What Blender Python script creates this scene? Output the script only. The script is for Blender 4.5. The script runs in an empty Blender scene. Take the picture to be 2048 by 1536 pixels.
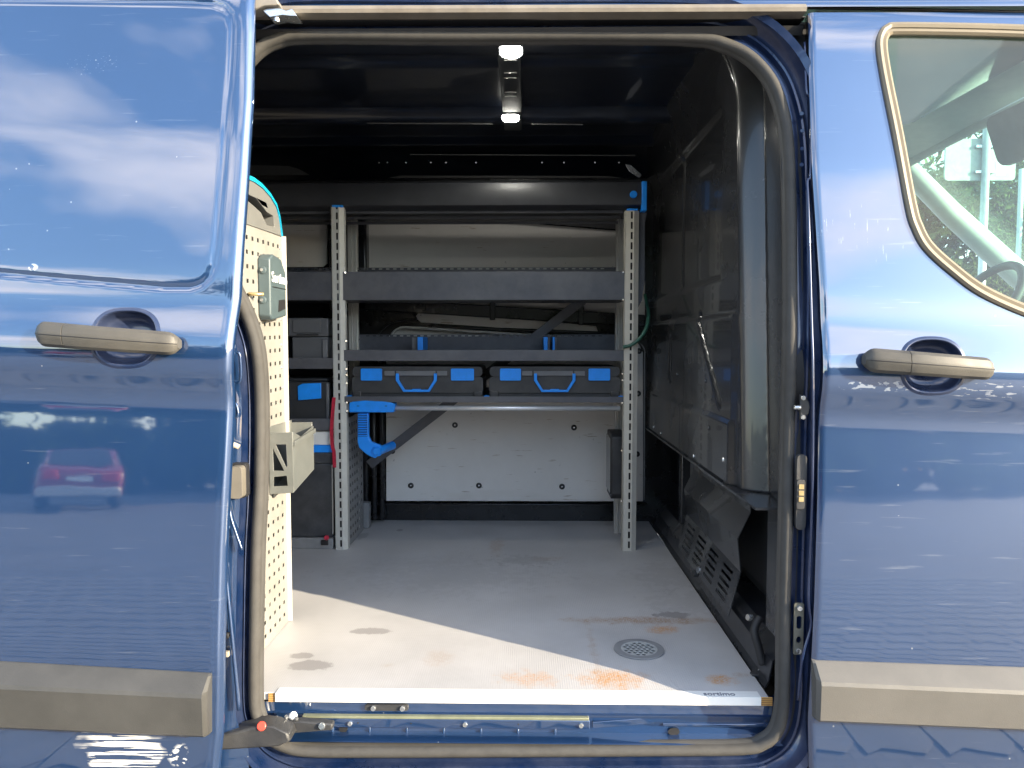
import bpy, bmesh, math, random
import numpy as np
from mathutils import Vector, Matrix
from mathutils.geometry import tessellate_polygon
R = math.radians
rnd = random.Random(7)
S = bpy.context.scene
COL = S.collection

# ------------------------------------------------------------------ camera
F = 0.54                                   # height of the load floor above the ground
CAM = Vector((0.0, -1.54, 1.27))
FPX = 1520.0
PITCH, YAW = math.atan(88 / FPX), math.atan(26 / FPX)
cam = bpy.data.objects.new('camera', bpy.data.cameras.new('camera')); COL.objects.link(cam)
cam.location = CAM
cam.rotation_euler = (R(90) - PITCH, 0, YAW)
cam.data.sensor_width = 36; cam.data.lens = 36 * FPX / 2048
cam.data.clip_start = 0.02; cam.data.clip_end = 2000
S.camera = cam
CM = (Matrix.Rotation(YAW, 3, 'Z') @ Matrix.Rotation(R(90) - PITCH, 3, 'X'))

# ------------------------------------------------------------------ sky, sun, exposure
SUN_AZ, SUN_EL = R(60.5), R(17.0)          # azimuth from the door's normal towards the front of the van
sun_dir = Vector((math.sin(SUN_AZ) * math.cos(SUN_EL), -math.cos(SUN_AZ) * math.cos(SUN_EL), math.sin(SUN_EL)))
W = bpy.data.worlds.new('World'); S.world = W; W.use_nodes = True
wn, wl = W.node_tree.nodes, W.node_tree.links
wn.clear()
sky = wn.new('ShaderNodeTexSky'); sky.sky_type = 'NISHITA'; sky.sun_disc = False
sky.sun_elevation = SUN_EL
sky.sun_rotation = math.atan2(sun_dir.x, sun_dir.y)
sky.air_density = 1.0; sky.dust_density = 0.6; sky.ozone_density = 2.0
tcw = wn.new('ShaderNodeTexCoord')
mapw = wn.new('ShaderNodeMapping'); mapw.inputs['Scale'].default_value = (1.0, 1.0, 2.6)
mapw.inputs['Location'].default_value = (0.55, 0.2, 0.42)
cn = wn.new('ShaderNodeTexNoise'); cn.inputs['Scale'].default_value = 2.1; cn.inputs['Detail'].default_value = 7; cn.inputs['Roughness'].default_value = .52
cr = wn.new('ShaderNodeValToRGB'); cr.color_ramp.elements[0].position = .50; cr.color_ramp.elements[1].position = .66
cmx = wn.new('ShaderNodeMixRGB'); cmx.inputs['Color2'].default_value = (5.2, 5.0, 5.0, 1)
bg = wn.new('ShaderNodeBackground'); bg.inputs['Strength'].default_value = 0.125
wo = wn.new('ShaderNodeOutputWorld')
wl.new(tcw.outputs['Generated'], mapw.inputs['Vector']); wl.new(mapw.outputs[0], cn.inputs['Vector'])
wl.new(cn.outputs['Fac'], cr.inputs['Fac']); wl.new(cr.outputs['Color'], cmx.inputs['Fac'])
wl.new(sky.outputs['Color'], cmx.inputs['Color1']); wl.new(cmx.outputs[0], bg.inputs['Color']); wl.new(bg.outputs[0], wo.inputs['Surface'])
sun = bpy.data.objects.new('sun', bpy.data.lights.new('sun', 'SUN')); COL.objects.link(sun)
sun.data.energy = 2.8; sun.data.angle = R(0.53); sun.data.color = (1.0, .85, .62)
sun.rotation_euler = sun_dir.to_track_quat('Z', 'Y').to_euler()
S.view_settings.view_transform = 'Standard'; S.view_settings.look = 'None'
S.view_settings.exposure = 2.45; S.view_settings.gamma = 1.0
S.render.engine = 'CYCLES'
S.cycles.max_bounces = 8; S.cycles.diffuse_bounces = 5; S.cycles.transparent_max_bounces = 12

# ------------------------------------------------------------------ picture helpers
def ray(px, py):
    return CM @ Vector(((px - 1024) / FPX, -(py - 768) / FPX, -1.0))
def at(px, py, Y):
    d = ray(px, py); return CAM + d * ((Y - CAM.y) / d.y)
def atx(px, py, X):
    d = ray(px, py); return CAM + d * ((X - CAM.x) / d.x)
def atz(px, py, Z):
    d = ray(px, py); return CAM + d * ((Z - CAM.z) / d.z)
def rect(px0, py0, px1, py1, Y):
    """pixel rectangle on the plane y=Y -> x0,x1,z0,z1 (taken at the mid-lines)"""
    my, mx = (py0 + py1) / 2, (px0 + px1) / 2
    return at(px0, my, Y).x, at(px1, my, Y).x, at(mx, py1, Y).z, at(mx, py0, Y).z
def lerp(a, b, t): return a + (b - a) * t
def interp(pts, v):
    return float(np.interp(v, [p[0] for p in pts], [p[1] for p in pts]))

# ------------------------------------------------------------------ materials
MATS = {}
def nodes_of(m):
    m.use_nodes = True
    return m.node_tree.nodes, m.node_tree.links
def mat(name, col, rough=.5, metal=0., coat=0., var=.12, vscale=18., bump=0., bscale=120., spec=.5, dust=0., coatior=1.5, coatr=.03, rvar=.1, stretch=(1, 1, 1)):
    if name in MATS: return MATS[name]
    m = bpy.data.materials.new(name); n, l = nodes_of(m)
    b = n['Principled BSDF']
    b.inputs['Metallic'].default_value = metal; b.inputs['Coat Weight'].default_value = coat
    b.inputs['Coat IOR'].default_value = coatior; b.inputs['Coat Roughness'].default_value = coatr
    b.inputs['Specular IOR Level'].default_value = spec
    tc = n.new('ShaderNodeTexCoord'); mp = n.new('ShaderNodeMapping'); mp.inputs['Scale'].default_value = stretch
    l.new(tc.outputs['Object'], mp.inputs['Vector'])
    no = n.new('ShaderNodeTexNoise'); no.inputs['Scale'].default_value = vscale; no.inputs['Detail'].default_value = 6; no.inputs['Roughness'].default_value = .62
    l.new(mp.outputs[0], no.inputs['Vector'])
    rp = n.new('ShaderNodeValToRGB')
    c0 = [max(0, c * (1 - var)) for c in col]; c1 = [min(1, c * (1 + var)) for c in col]
    rp.color_ramp.elements[0].position = .3; rp.color_ramp.elements[1].position = .7
    rp.color_ramp.elements[0].color = (*c0, 1); rp.color_ramp.elements[1].color = (*c1, 1)
    l.new(no.outputs['Fac'], rp.inputs['Fac'])
    last = rp.outputs['Color']
    if dust > 0:
        nd = n.new('ShaderNodeTexNoise'); nd.inputs['Scale'].default_value = 7; nd.inputs['Detail'].default_value = 8; nd.inputs['Roughness'].default_value = .7
        l.new(tc.outputs['Object'], nd.inputs['Vector'])
        rd = n.new('ShaderNodeValToRGB'); rd.color_ramp.elements[0].position = .42; rd.color_ramp.elements[1].position = .75
        rd.color_ramp.elements[1].color = (dust, dust, dust, 1)
        l.new(nd.outputs['Fac'], rd.inputs['Fac'])
        mx = n.new('ShaderNodeMixRGB'); mx.inputs['Color2'].default_value = (.33, .32, .30, 1)
        l.new(rd.outputs['Color'], mx.inputs['Fac']); l.new(last, mx.inputs['Color1']); last = mx.outputs[0]
    l.new(last, b.inputs['Base Color'])
    mr = n.new('ShaderNodeMapRange'); mr.inputs['To Min'].default_value = max(.02, rough - rvar); mr.inputs['To Max'].default_value = min(1, rough + rvar)
    l.new(no.outputs['Fac'], mr.inputs['Value']); l.new(mr.outputs[0], b.inputs['Roughness'])
    if bump > 0:
        nb = n.new('ShaderNodeTexNoise'); nb.inputs['Scale'].default_value = bscale; nb.inputs['Detail'].default_value = 4
        l.new(tc.outputs['Object'], nb.inputs['Vector'])
        bp = n.new('ShaderNodeBump'); bp.inputs['Strength'].default_value = bump; bp.inputs['Distance'].default_value = .002
        l.new(nb.outputs['Fac'], bp.inputs['Height']); l.new(bp.outputs[0], b.inputs['Normal'])
    MATS[name] = m
    return m

def add_math(n, l, op, a, b=None, c=None):
    q = n.new('ShaderNodeMath'); q.operation = op
    for i, v in enumerate((a, b, c)):
        if v is None: continue
        if isinstance(v, (int, float)): q.inputs[i].default_value = v
        else: l.new(v, q.inputs[i])
    return q.outputs[0]

def ellipse_mask(n, l, sep, ax, cx, cz, rx, rz, nz, wob=.5, soft=.35):
    """soft mask round (cx,cz) in the two axes ax, edges broken up by the noise nz"""
    u = add_math(n, l, 'DIVIDE', add_math(n, l, 'SUBTRACT', sep.outputs[ax[0]], cx), rx)
    v = add_math(n, l, 'DIVIDE', add_math(n, l, 'SUBTRACT', sep.outputs[ax[1]], cz), rz)
    d = add_math(n, l, 'SQRT', add_math(n, l, 'ADD', add_math(n, l, 'MULTIPLY', u, u), add_math(n, l, 'MULTIPLY', v, v)))
    d = add_math(n, l, 'MULTIPLY_ADD', nz, wob * 5, add_math(n, l, 'SUBTRACT', d, wob * 2.5))
    mr = n.new('ShaderNodeMapRange'); mr.inputs['From Min'].default_value = 1 + soft * .5; mr.inputs['From Max'].default_value = 1 - soft * .5
    l.new(d, mr.inputs['Value'])
    return mr.outputs[0]

def paint_mat(name, scrapes=(), marks=True):
    m = mat(name, (.007, .035, .110), rough=.42, metal=.45, coat=1.0, var=.05, vscale=3, coatior=2.35, coatr=.03, rvar=.05)
    n, l = nodes_of(m); b = n['Principled BSDF']
    tc = n.new('ShaderNodeTexCoord'); sep = n.new('ShaderNodeSeparateXYZ'); l.new(tc.outputs['Object'], sep.inputs[0])
    col = b.inputs['Base Color'].links[0].from_socket
    # slow panel waviness in the clear coat
    nw = n.new('ShaderNodeTexNoise'); nw.inputs['Scale'].default_value = 9; nw.inputs['Detail'].default_value = 2
    l.new(tc.outputs['Object'], nw.inputs['Vector'])
    bp = n.new('ShaderNodeBump'); bp.inputs['Strength'].default_value = .045; bp.inputs['Distance'].default_value = .004
    l.new(nw.outputs['Fac'], bp.inputs['Height']); l.new(bp.outputs[0], b.inputs['Coat Normal'])
    if marks:
        # stone chips
        v = n.new('ShaderNodeTexVoronoi'); v.inputs['Scale'].default_value = 26; l.new(tc.outputs['Object'], v.inputs['Vector'])
        wn_ = n.new('ShaderNodeTexNoise'); wn_.inputs['Scale'].default_value = 6; l.new(tc.outputs['Object'], wn_.inputs['Vector'])
        chip = add_math(n, l, 'MULTIPLY', add_math(n, l, 'LESS_THAN', v.outputs['Distance'], .045), add_math(n, l, 'GREATER_THAN', wn_.outputs['Fac'], .56))
        mx = n.new('ShaderNodeMixRGB'); mx.inputs['Color2'].default_value = (.45, .47, .5, 1)
        l.new(add_math(n, l, 'MULTIPLY', chip, .45), mx.inputs['Fac']); l.new(col, mx.inputs['Color1']); col = mx.outputs[0]
        # fine wipe scratches and a thin dust film
        mp = n.new('ShaderNodeMapping'); mp.inputs['Scale'].default_value = (5, 5, 90); mp.inputs['Rotation'].default_value = (0, R(7), 0); l.new(tc.outputs['Object'], mp.inputs['Vector'])
        ns = n.new('ShaderNodeTexNoise'); ns.inputs['Scale'].default_value = 1.6; ns.inputs['Detail'].default_value = 5; l.new(mp.outputs[0], ns.inputs['Vector'])
        rs = n.new('ShaderNodeValToRGB'); rs.color_ramp.elements[0].position = .66; rs.color_ramp.elements[1].position = .80
        rs.color_ramp.elements[1].color = (.22, .22, .22, 1)
        l.new(ns.outputs['Fac'], rs.inputs['Fac'])
        mx = n.new('ShaderNodeMixRGB'); mx.inputs['Color2'].default_value = (.35, .38, .42, 1)
        l.new(rs.outputs['Color'], mx.inputs['Fac']); l.new(col, mx.inputs['Color1']); col = mx.outputs[0]
    for (cx, cz, rx, rz, sc, thr, colr, amt) in scrapes:
        nz = n.new('ShaderNodeTexNoise'); nz.inputs['Scale'].default_value = 14; l.new(tc.outputs['Object'], nz.inputs['Vector'])
        em = ellipse_mask(n, l, sep, (0, 2), cx, cz, rx, rz, nz.outputs['Fac'], wob=.55, soft=.25)
        mp = n.new('ShaderNodeMapping'); mp.inputs['Scale'].default_value = sc; mp.inputs['Rotation'].default_value = (0, R(11), 0); l.new(tc.outputs['Object'], mp.inputs['Vector'])
        ns = n.new('ShaderNodeTexNoise'); ns.inputs['Scale'].default_value = 2; ns.inputs['Detail'].default_value = 5; l.new(mp.outputs[0], ns.inputs['Vector'])
        st = add_math(n, l, 'GREATER_THAN', ns.outputs['Fac'], thr)
        k = add_math(n, l, 'MULTIPLY', add_math(n, l, 'MULTIPLY', em, st), amt)
        mx = n.new('ShaderNodeMixRGB'); mx.inputs['Color2'].default_value = (*colr, 1)
        l.new(k, mx.inputs['Fac']); l.new(col, mx.inputs['Color1']); col = mx.outputs[0]
        mt = b.inputs['Metallic']; prev = mt.links[0].from_socket if mt.links else None
        l.new(add_math(n, l, 'SUBTRACT', prev if prev else .45, add_math(n, l, 'MULTIPLY', k, .5)), mt)
    l.new(col, b.inputs['Base Color'])
    return m

PAINT = paint_mat('navy_paint')
INNER = mat('navy_inner_paint', (.006, .009, .018), rough=.32, coat=.4, var=.25, vscale=9, bump=.08, bscale=60)
JAMB = mat('navy_jamb_paint', (.005, .018, .066), rough=.3, metal=.3, coat=.8, var=.15, vscale=14, dust=.12)
BLACKWALL = mat('black_wall_paint', (.010, .011, .014), rough=.28, coat=.25, var=.3, vscale=6, bump=.12, bscale=40)
RUBBER = mat('seal_rubber', (.053, .051, .048), rough=.75, var=.16, vscale=30, spec=.3, bump=.15, bscale=300)
TRIM = mat('lit_dusty_trim_plastic', (.105, .10, .092), rough=.42, var=.06, vscale=12, spec=.45, bump=.15, bscale=500, dust=.06)  # right moulding's copy of the plastic, its stronger light put into the colour
HANDLE = mat('handle_plastic', (.068, .064, .056), rough=.5, var=.08, vscale=40, spec=.4, bump=.2, bscale=700)
PLASTIC = mat('charcoal_plastic', (.022, .023, .026), rough=.48, var=.15, vscale=40, bump=.25, bscale=600, dust=.12)
PLASTIC_MID = mat('mid_grey_plastic', (.14, .145, .155), rough=.5, var=.1, vscale=40, bump=.2, bscale=500)
BULK = mat('bulkhead_grey', (.027, .028, .031), rough=.26, var=.10, vscale=4, bump=.03, bscale=160, coat=.35)
BLUE = mat('blue_plastic', (.010, .26, .88), rough=.42, var=.1, vscale=30, bump=.1, bscale=300)
CYAN = mat('cyan_plastic', (.004, .34, .55), rough=.4, var=.08, vscale=30)
ALU = mat('aluminium', (.62, .60, .56), rough=.38, metal=.55, var=.08, vscale=40, stretch=(1, 1, .1))
POST = mat('grey_post_coating', (.48, .485, .46), rough=.5, metal=.15, var=.08, vscale=25, dust=.12)
STEEL = mat('zinc_steel', (.60, .62, .64), rough=.25, metal=.9, var=.1, vscale=60)
SHELF = mat('graphite_shelf_coating', (.078, .082, .098), rough=.40, metal=.1, var=.15, vscale=20, bump=.2, bscale=400, dust=.16)
PERF = mat('light_grey_coating', (.22, .215, .20), rough=.55, var=.08, vscale=20, dust=.25)
PERFD = mat('dark_grey_coating', (.20, .205, .215), rough=.5, var=.15, vscale=20, dust=.15)
DISP = mat('teal_grey_plastic', (.060, .086, .096), rough=.45, var=.08, vscale=30, bump=.1, bscale=300)
BINM = mat('clear_grey_plastic', (.10, .108, .105), rough=.35, var=.1, vscale=30, dust=.15)
BLACK = mat('matt_black', (.012, .012, .014), rough=.6, var=.3, vscale=20)
RED = mat('red_webbing', (.45, .02, .05), rough=.6, var=.35, vscale=160)
WHITE = mat('white_plastic', (.72, .72, .70), rough=.45, var=.04, vscale=20)
GREEN = mat('green_rubber_hose', (.02, .09, .065), rough=.45, var=.1)
BRASS = mat('brass_contact', (.55, .43, .22), rough=.35, metal=.7, var=.15, vscale=90)
HEAD = mat('headliner_cloth', (.42, .43, .42), rough=.9, var=.06, vscale=20, bump=.3, bscale=900)
CABTRIM = mat('cab_trim_grey', (.62, .61, .58), rough=.7, var=.06, vscale=15)
DASH = mat('dashboard_black', (.035, .036, .038), rough=.6, var=.1, vscale=30, bump=.3, bscale=500)

def board_mat():
    m = mat('white_lining_board', (.74, .71, .67), rough=.5, var=.05, vscale=5, rvar=.08)
    n, l = nodes_of(m); b = n['Principled BSDF']; col = b.inputs['Base Color'].links[0].from_socket
    tc = n.new('ShaderNodeTexCoord')
    for sc, thr, wid, c, amt in (((11, 1, 95), .675, .05, (.33, .24, .15), .6), ((34, 1, 40), .725, .03, (.16, .15, .14), .55), ((3, 1, 8), .60, .2, (.45, .38, .30), .30)):
        mp = n.new('ShaderNodeMapping'); mp.inputs['Scale'].default_value = sc; l.new(tc.outputs['Object'], mp.inputs['Vector'])
        ns = n.new('ShaderNodeTexNoise'); ns.inputs['Scale'].default_value = 1.0; ns.inputs['Detail'].default_value = 4; l.new(mp.outputs[0], ns.inputs['Vector'])
        mr = n.new('ShaderNodeMapRange'); mr.inputs['From Min'].default_value = thr; mr.inputs['From Max'].default_value = thr + wid; mr.inputs['To Max'].default_value = amt
        l.new(ns.outputs['Fac'], mr.inputs['Value'])
        mx = n.new('ShaderNodeMixRGB'); mx.inputs['Color2'].default_value = (*c, 1)
        l.new(mr.outputs[0], mx.inputs['Fac']); l.new(col, mx.inputs['Color1']); col = mx.outputs[0]
    l.new(col, b.inputs['Base Color'])
    return m
BOARD = board_mat()

def floor_mat():
    m = mat('grey_floor_coating', (.44, .435, .44), rough=.48, var=.10, vscale=5, rvar=.12)
    n, l = nodes_of(m); b = n['Principled BSDF']; col = b.inputs['Base Color'].links[0].from_socket
    tc = n.new('ShaderNodeTexCoord'); sep = n.new('ShaderNodeSeparateXYZ'); l.new(tc.outputs['Object'], sep.inputs[0])
    nz = n.new('ShaderNodeTexNoise'); nz.inputs['Scale'].default_value = 30; nz.inputs['Detail'].default_value = 6; nz.inputs['Roughness'].default_value = .7
    l.new(tc.outputs['Object'], nz.inputs['Vector'])
    nf = n.new('ShaderNodeTexNoise'); nf.inputs['Scale'].default_value = 260; nf.inputs['Detail'].default_value = 5; nf.inputs['Roughness'].default_value = .75
    l.new(tc.outputs['Object'], nf.inputs['Vector'])
    spk = n.new('ShaderNodeMapRange'); spk.inputs['From Min'].default_value = .40; spk.inputs['From Max'].default_value = .60; spk.inputs['To Min'].default_value = .15
    l.new(nf.outputs['Fac'], spk.inputs['Value'])
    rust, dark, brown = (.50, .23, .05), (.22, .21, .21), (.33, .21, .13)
    st = [(1230, 1358, 52, 15, rust, 1., .6), (1060, 1357, 50, 11, rust, .6, .9), (1440, 1360, 24, 9, rust, 1., .6), (1482, 1350, 14, 4, brown, .6, .8),
          (1300, 1241, 125, 6, brown, 1., .6), (1325, 1259, 28, 6, rust, 1., .6), (1345, 1230, 34, 6, dark, .75, .35), (622, 1331, 42, 10, dark, .75, .25),
          (605, 1311, 22, 6, dark, .7, .3), (742, 1262, 38, 6, dark, .65, .3), (878, 1315, 24, 13, brown, .4, .7), (993, 1092, 11, 14, brown, .55, .8),
          (1187, 1300, 7, 45, brown, .45, 1.0), (1045, 1121, 60, 9, dark, .28, .8), (1100, 1118, 30, 4, brown, .35, .8), (725, 1072, 9, 6, dark, .5, .6), (800, 1060, 6, 2, dark, .8, .4),
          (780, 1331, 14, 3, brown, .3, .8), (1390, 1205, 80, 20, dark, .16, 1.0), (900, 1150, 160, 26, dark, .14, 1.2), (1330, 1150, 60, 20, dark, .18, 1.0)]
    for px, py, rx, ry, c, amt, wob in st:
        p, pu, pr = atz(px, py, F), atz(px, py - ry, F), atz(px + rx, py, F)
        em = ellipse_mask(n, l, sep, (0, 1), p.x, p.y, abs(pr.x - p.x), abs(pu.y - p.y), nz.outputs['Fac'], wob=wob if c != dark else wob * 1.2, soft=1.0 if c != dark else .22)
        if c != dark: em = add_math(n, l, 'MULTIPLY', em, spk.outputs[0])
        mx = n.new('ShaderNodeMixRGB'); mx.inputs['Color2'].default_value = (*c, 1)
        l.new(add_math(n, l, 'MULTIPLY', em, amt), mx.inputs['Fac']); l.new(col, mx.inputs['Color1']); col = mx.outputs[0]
    # pale scuffing along the loading edge, rows of anti-slip dimples
    mp = n.new('ShaderNodeMapping'); mp.inputs['Rotation'].default_value = (0, 0, R(45)); l.new(tc.outputs['Object'], mp.inputs['Vector'])
    s2 = n.new('ShaderNodeSeparateXYZ'); l.new(mp.outputs[0], s2.inputs[0])
    wx = add_math(n, l, 'SINE', add_math(n, l, 'MULTIPLY', s2.outputs[0], 900.)); wy = add_math(n, l, 'SINE', add_math(n, l, 'MULTIPLY', s2.outputs[1], 900.))
    h = add_math(n, l, 'MULTIPLY', wx, wy)
    nl = n.new('ShaderNodeTexNoise'); nl.inputs['Scale'].default_value = 3; l.new(tc.outputs['Object'], nl.inputs['Vector'])
    dim = add_math(n, l, 'MULTIPLY', add_math(n, l, 'GREATER_THAN', h, .55), add_math(n, l, 'MULTIPLY', nl.outputs['Fac'], .42))
    mx = n.new('ShaderNodeMixRGB'); mx.inputs['Color2'].default_value = (.20, .195, .19, 1)
    l.new(dim, mx.inputs['Fac']); l.new(col, mx.inputs['Color1']); col = mx.outputs[0]
    bp = n.new('ShaderNodeBump'); bp.inputs['Strength'].default_value = .25; bp.inputs['Distance'].default_value = .001
    l.new(h, bp.inputs['Height']); l.new(bp.outputs[0], b.inputs['Normal'])
    l.new(col, b.inputs['Base Color'])
    return m
FLOOR = floor_mat()

def ply_mat():
    m = mat('plywood_edge', (.50, .25, .07), rough=.6, var=.2)
    n, l = nodes_of(m); b = n['Principled BSDF']
    tc = n.new('ShaderNodeTexCoord'); sep = n.new('ShaderNodeSeparateXYZ'); l.new(tc.outputs['Object'], sep.inputs[0])
    s = add_math(n, l, 'SINE', add_math(n, l, 'MULTIPLY', sep.outputs[2], 1500.))
    mx = n.new('ShaderNodeMixRGB'); mx.inputs['Color1'].default_value = (.55, .30, .09, 1); mx.inputs['Color2'].default_value = (.16, .08, .03, 1)
    l.new(add_math(n, l, 'GREATER_THAN', s, .1), mx.inputs['Fac']); l.new(mx.outputs[0], b.inputs['Base Color'])
    return m
PLY = ply_mat()

def glass_mat(name, tint, refl=1.0):
    m = bpy.data.materials.new(name); n, l = nodes_of(m); n.clear()
    o = n.new('ShaderNodeOutputMaterial'); t = n.new('ShaderNodeBsdfTransparent'); g = n.new('ShaderNodeBsdfGlossy'); d = n.new('ShaderNodeBsdfDiffuse')
    t.inputs['Color'].default_value = (*tint, 1); g.inputs['Roughness'].default_value = .01; d.inputs['Color'].default_value = (.45, .5, .45, 1)
    fr = n.new('ShaderNodeFresnel'); ge = n.new('ShaderNodeNewGeometry')
    l.new(add_math(n, l, 'MULTIPLY_ADD', ge.outputs['Backfacing'], 1 / 1.55 - 1.55, 1.55), fr.inputs['IOR'])
    nz = n.new('ShaderNodeTexNoise'); nz.inputs['Scale'].default_value = 5; nz.inputs['Detail'].default_value = 6
    tc = n.new('ShaderNodeTexCoord'); l.new(tc.outputs['Object'], nz.inputs['Vector'])
    m1 = n.new('ShaderNodeMixShader'); m2 = n.new('ShaderNodeMixShader')
    l.new(fr.outputs[0], m1.inputs[0]); l.new(t.outputs[0], m1.inputs[1]); l.new(g.outputs[0], m1.inputs[2])
    l.new(add_math(n, l, 'MULTIPLY', nz.outputs['Fac'], .13), m2.inputs[0]); l.new(m1.outputs[0], m2.inputs[1]); l.new(d.outputs[0], m2.inputs[2])  # diffuse film: a little dust plus sky-reflection haze put into the surface colour
    l.new(m2.outputs[0], o.inputs['Surface'])
    return m
GLASS = glass_mat('green_tinted_glass', (.66, .90, .82))

def emis_mat(name, col, st):
    m = bpy.data.materials.new(name); n, l = nodes_of(m); b = n['Principled BSDF']
    b.inputs['Base Color'].default_value = (.8, .8, .78, 1)
    nz = n.new('ShaderNodeTexNoise'); nz.inputs['Scale'].default_value = 60
    l.new(add_math(n, l, 'MULTIPLY_ADD', nz.outputs['Fac'], st * .2, st * .9), b.inputs['Emission Strength'])
    b.inputs['Emission Color'].default_value = (*col, 1)
    return m

# ------------------------------------------------------------------ mesh helpers
def empty(name, loc, label=None, cat=None, group=None, kind=None):
    o = bpy.data.objects.new(name, None); COL.objects.link(o); o.location = loc; o.empty_display_size = .1
    tag(o, label, cat, group, kind); return o
def tag(o, label=None, cat=None, group=None, kind=None):
    for k, v in (('label', label), ('category', cat), ('group', group), ('kind', kind)):
        if v: o[k] = v
    return o
def adopt(o, parent):
    if parent is not None:
        o.parent = parent
        if parent.type == 'EMPTY': o.matrix_parent_inverse = Matrix.Translation(-Vector(parent.location))

class MB:
    def __init__(s): s.v = []; s.f = []
    def add(s, vs, fs):
        k = len(s.v); s.v += [tuple(p) for p in vs]; s.f += [tuple(i + k for i in f) for f in fs]; return s
    def box(s, x0, x1, y0, y1, z0, z1):
        vs = [(x, y, z) for z in (z0, z1) for y in (y0, y1) for x in (x0, x1)]
        return s.add(vs, [(0, 2, 3, 1), (4, 5, 7, 6), (0, 1, 5, 4), (2, 6, 7, 3), (0, 4, 6, 2), (1, 3, 7, 5)])
    def obox(s, c, ax, ay, az):
        """box with centre c and half-axis vectors"""
        c, ax, ay, az = map(Vector, (c, ax, ay, az))
        vs = [c + ax * i + ay * j + az * k for k in (-1, 1) for j in (-1, 1) for i in (-1, 1)]
        return s.add(vs, [(0, 2, 3, 1), (4, 5, 7, 6), (0, 1, 5, 4), (2, 6, 7, 3), (0, 4, 6, 2), (1, 3, 7, 5)])
    def loft(s, rings, closed=True, cap=True, loop=False):
        n = len(rings[0]); k = len(s.v); s.v += [tuple(p) for r in rings for p in r]
        m = len(rings)
        for i in range(m if loop else m - 1):
            a, b = k + i * n, k + ((i + 1) % m) * n
            for j in range(n if closed else n - 1):
                s.f.append((a + j, a + (j + 1) % n, b + (j + 1) % n, b + j))
        if cap and not loop:
            s.f.append(tuple(k + j for j in reversed(range(n)))); s.f.append(tuple(k + (m - 1) * n + j for j in range(n)))
        return s
    def tube(s, pts, r, n=8, loop=False, flat=None):
        pts = [Vector(p) for p in pts]; rings = []; m = len(pts); up = None
        for i, p in enumerate(pts):
            t = (pts[(i + 1) % m] - pts[i - 1]) if loop or 0 < i < m - 1 else (pts[1] - pts[0] if i == 0 else pts[-1] - pts[-2])
            t.normalize()
            if up is None: up = Vector((0, 0, 1)) if abs(t.z) < .9 else Vector((0, 1, 0))
            a = t.cross(up).normalized(); up = a.cross(t).normalized()
            rr = r[i] if isinstance(r, (list, tuple)) else r
            rings.append([p + (a * math.cos(2 * math.pi * j / n) + up * math.sin(2 * math.pi * j / n)) * rr for j in range(n)])
        return s.loft(rings, loop=loop)
    def prism(s, poly, fn, a, b, holes=()):
        """extrude a 2D polygon (with holes) between depths a and b; fn(u,v,w) -> point"""
        loops = [list(poly)] + [list(h) for h in holes]
        tris = tessellate_polygon([[Vector((u, v, 0)) for u, v in lp] for lp in loops])
        flat = [p for lp in loops for p in lp]; k = len(s.v); N = len(flat)
        s.v += [tuple(fn(u, v, a)) for u, v in flat] + [tuple(fn(u, v, b)) for u, v in flat]
        for t in tris:
            s.f.append(tuple(k + i for i in t)); s.f.append(tuple(k + N + i for i in reversed(t)))
        o = k
        for lp in loops:
            n = len(lp)
            for i in range(n):
                j = (i + 1) % n; s.f.append((o + i, o + j, o + N + j, o + N + i))
            o += n
        return s
    def disc(s, c, axis, r, h, n=16, r2=None):
        c, axis = Vector(c), Vector(axis).normalized()
        a = axis.orthogonal().normalized(); b = axis.cross(a)
        ring = lambda rr, hh: [c + axis * hh + (a * math.cos(2 * math.pi * i / n) + b * math.sin(2 * math.pi * i / n)) * rr for i in range(n)]
        return s.loft([ring(r, 0), ring(r, h * .6), ring(r2 if r2 is not None else r * .85, h)])
    def grid(s, fn, nu, nv, keep=None):
        k = len(s.v)
        P = [fn(i, j) for j in range(nv) for i in range(nu)]
        s.v += [tuple(p) for p in P]
        for j in range(nv - 1):
            for i in range(nu - 1):
                if keep and not keep(i, j): continue
                a = k + j * nu + i; s.f.append((a, a + 1, a + nu + 1, a + nu))
        return s
    def build(s, name, m, parent=None, bevel=0, smooth=False, solid=0, seg=2, fix=True, off=-1):
        me = bpy.data.meshes.new(name); me.from_pydata(s.v, [], s.f)
        if fix:
            bm = bmesh.new(); bm.from_mesh(me); bmesh.ops.recalc_face_normals(bm, faces=bm.faces); bm.to_mesh(me); bm.free()
        me.materials.append(m)
        if smooth: me.polygons.foreach_set('use_smooth', [True] * len(me.polygons))
        me.update()
        o = bpy.data.objects.new(name, me); COL.objects.link(o); adopt(o, parent)
        if solid:
            q = o.modifiers.new('solid', 'SOLIDIFY'); q.thickness = solid; q.offset = off
        if bevel:
            q = o.modifiers.new('bevel', 'BEVEL'); q.width = bevel; q.segments = seg; q.limit_method = 'ANGLE'; q.angle_limit = R(35)
            q.harden_normals = False
        if smooth == 'auto' or bevel:
            me.polygons.foreach_set('use_smooth', [True] * len(me.polygons))
            try: me.set_sharp_from_angle(angle=R(38))
            except Exception: pass
        return o

def catmull(pts, n=8, loop=False):
    pts = [Vector(p) for p in pts]; out = []; m = len(pts)
    for i in range(m if loop else m - 1):
        g = lambda k: pts[k % m] if loop else pts[max(0, min(m - 1, k))]
        a, b, c, d = g(i - 1), g(i), g(i + 1), g(i + 2)
        for q in range(n):
            t = q / n
            out.append(.5 * ((2 * b) + (c - a) * t + (2 * a - 5 * b + 4 * c - d) * t * t + (3 * b - a - 3 * c + d) * t ** 3))
    if not loop: out.append(pts[-1])
    return out

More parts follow.
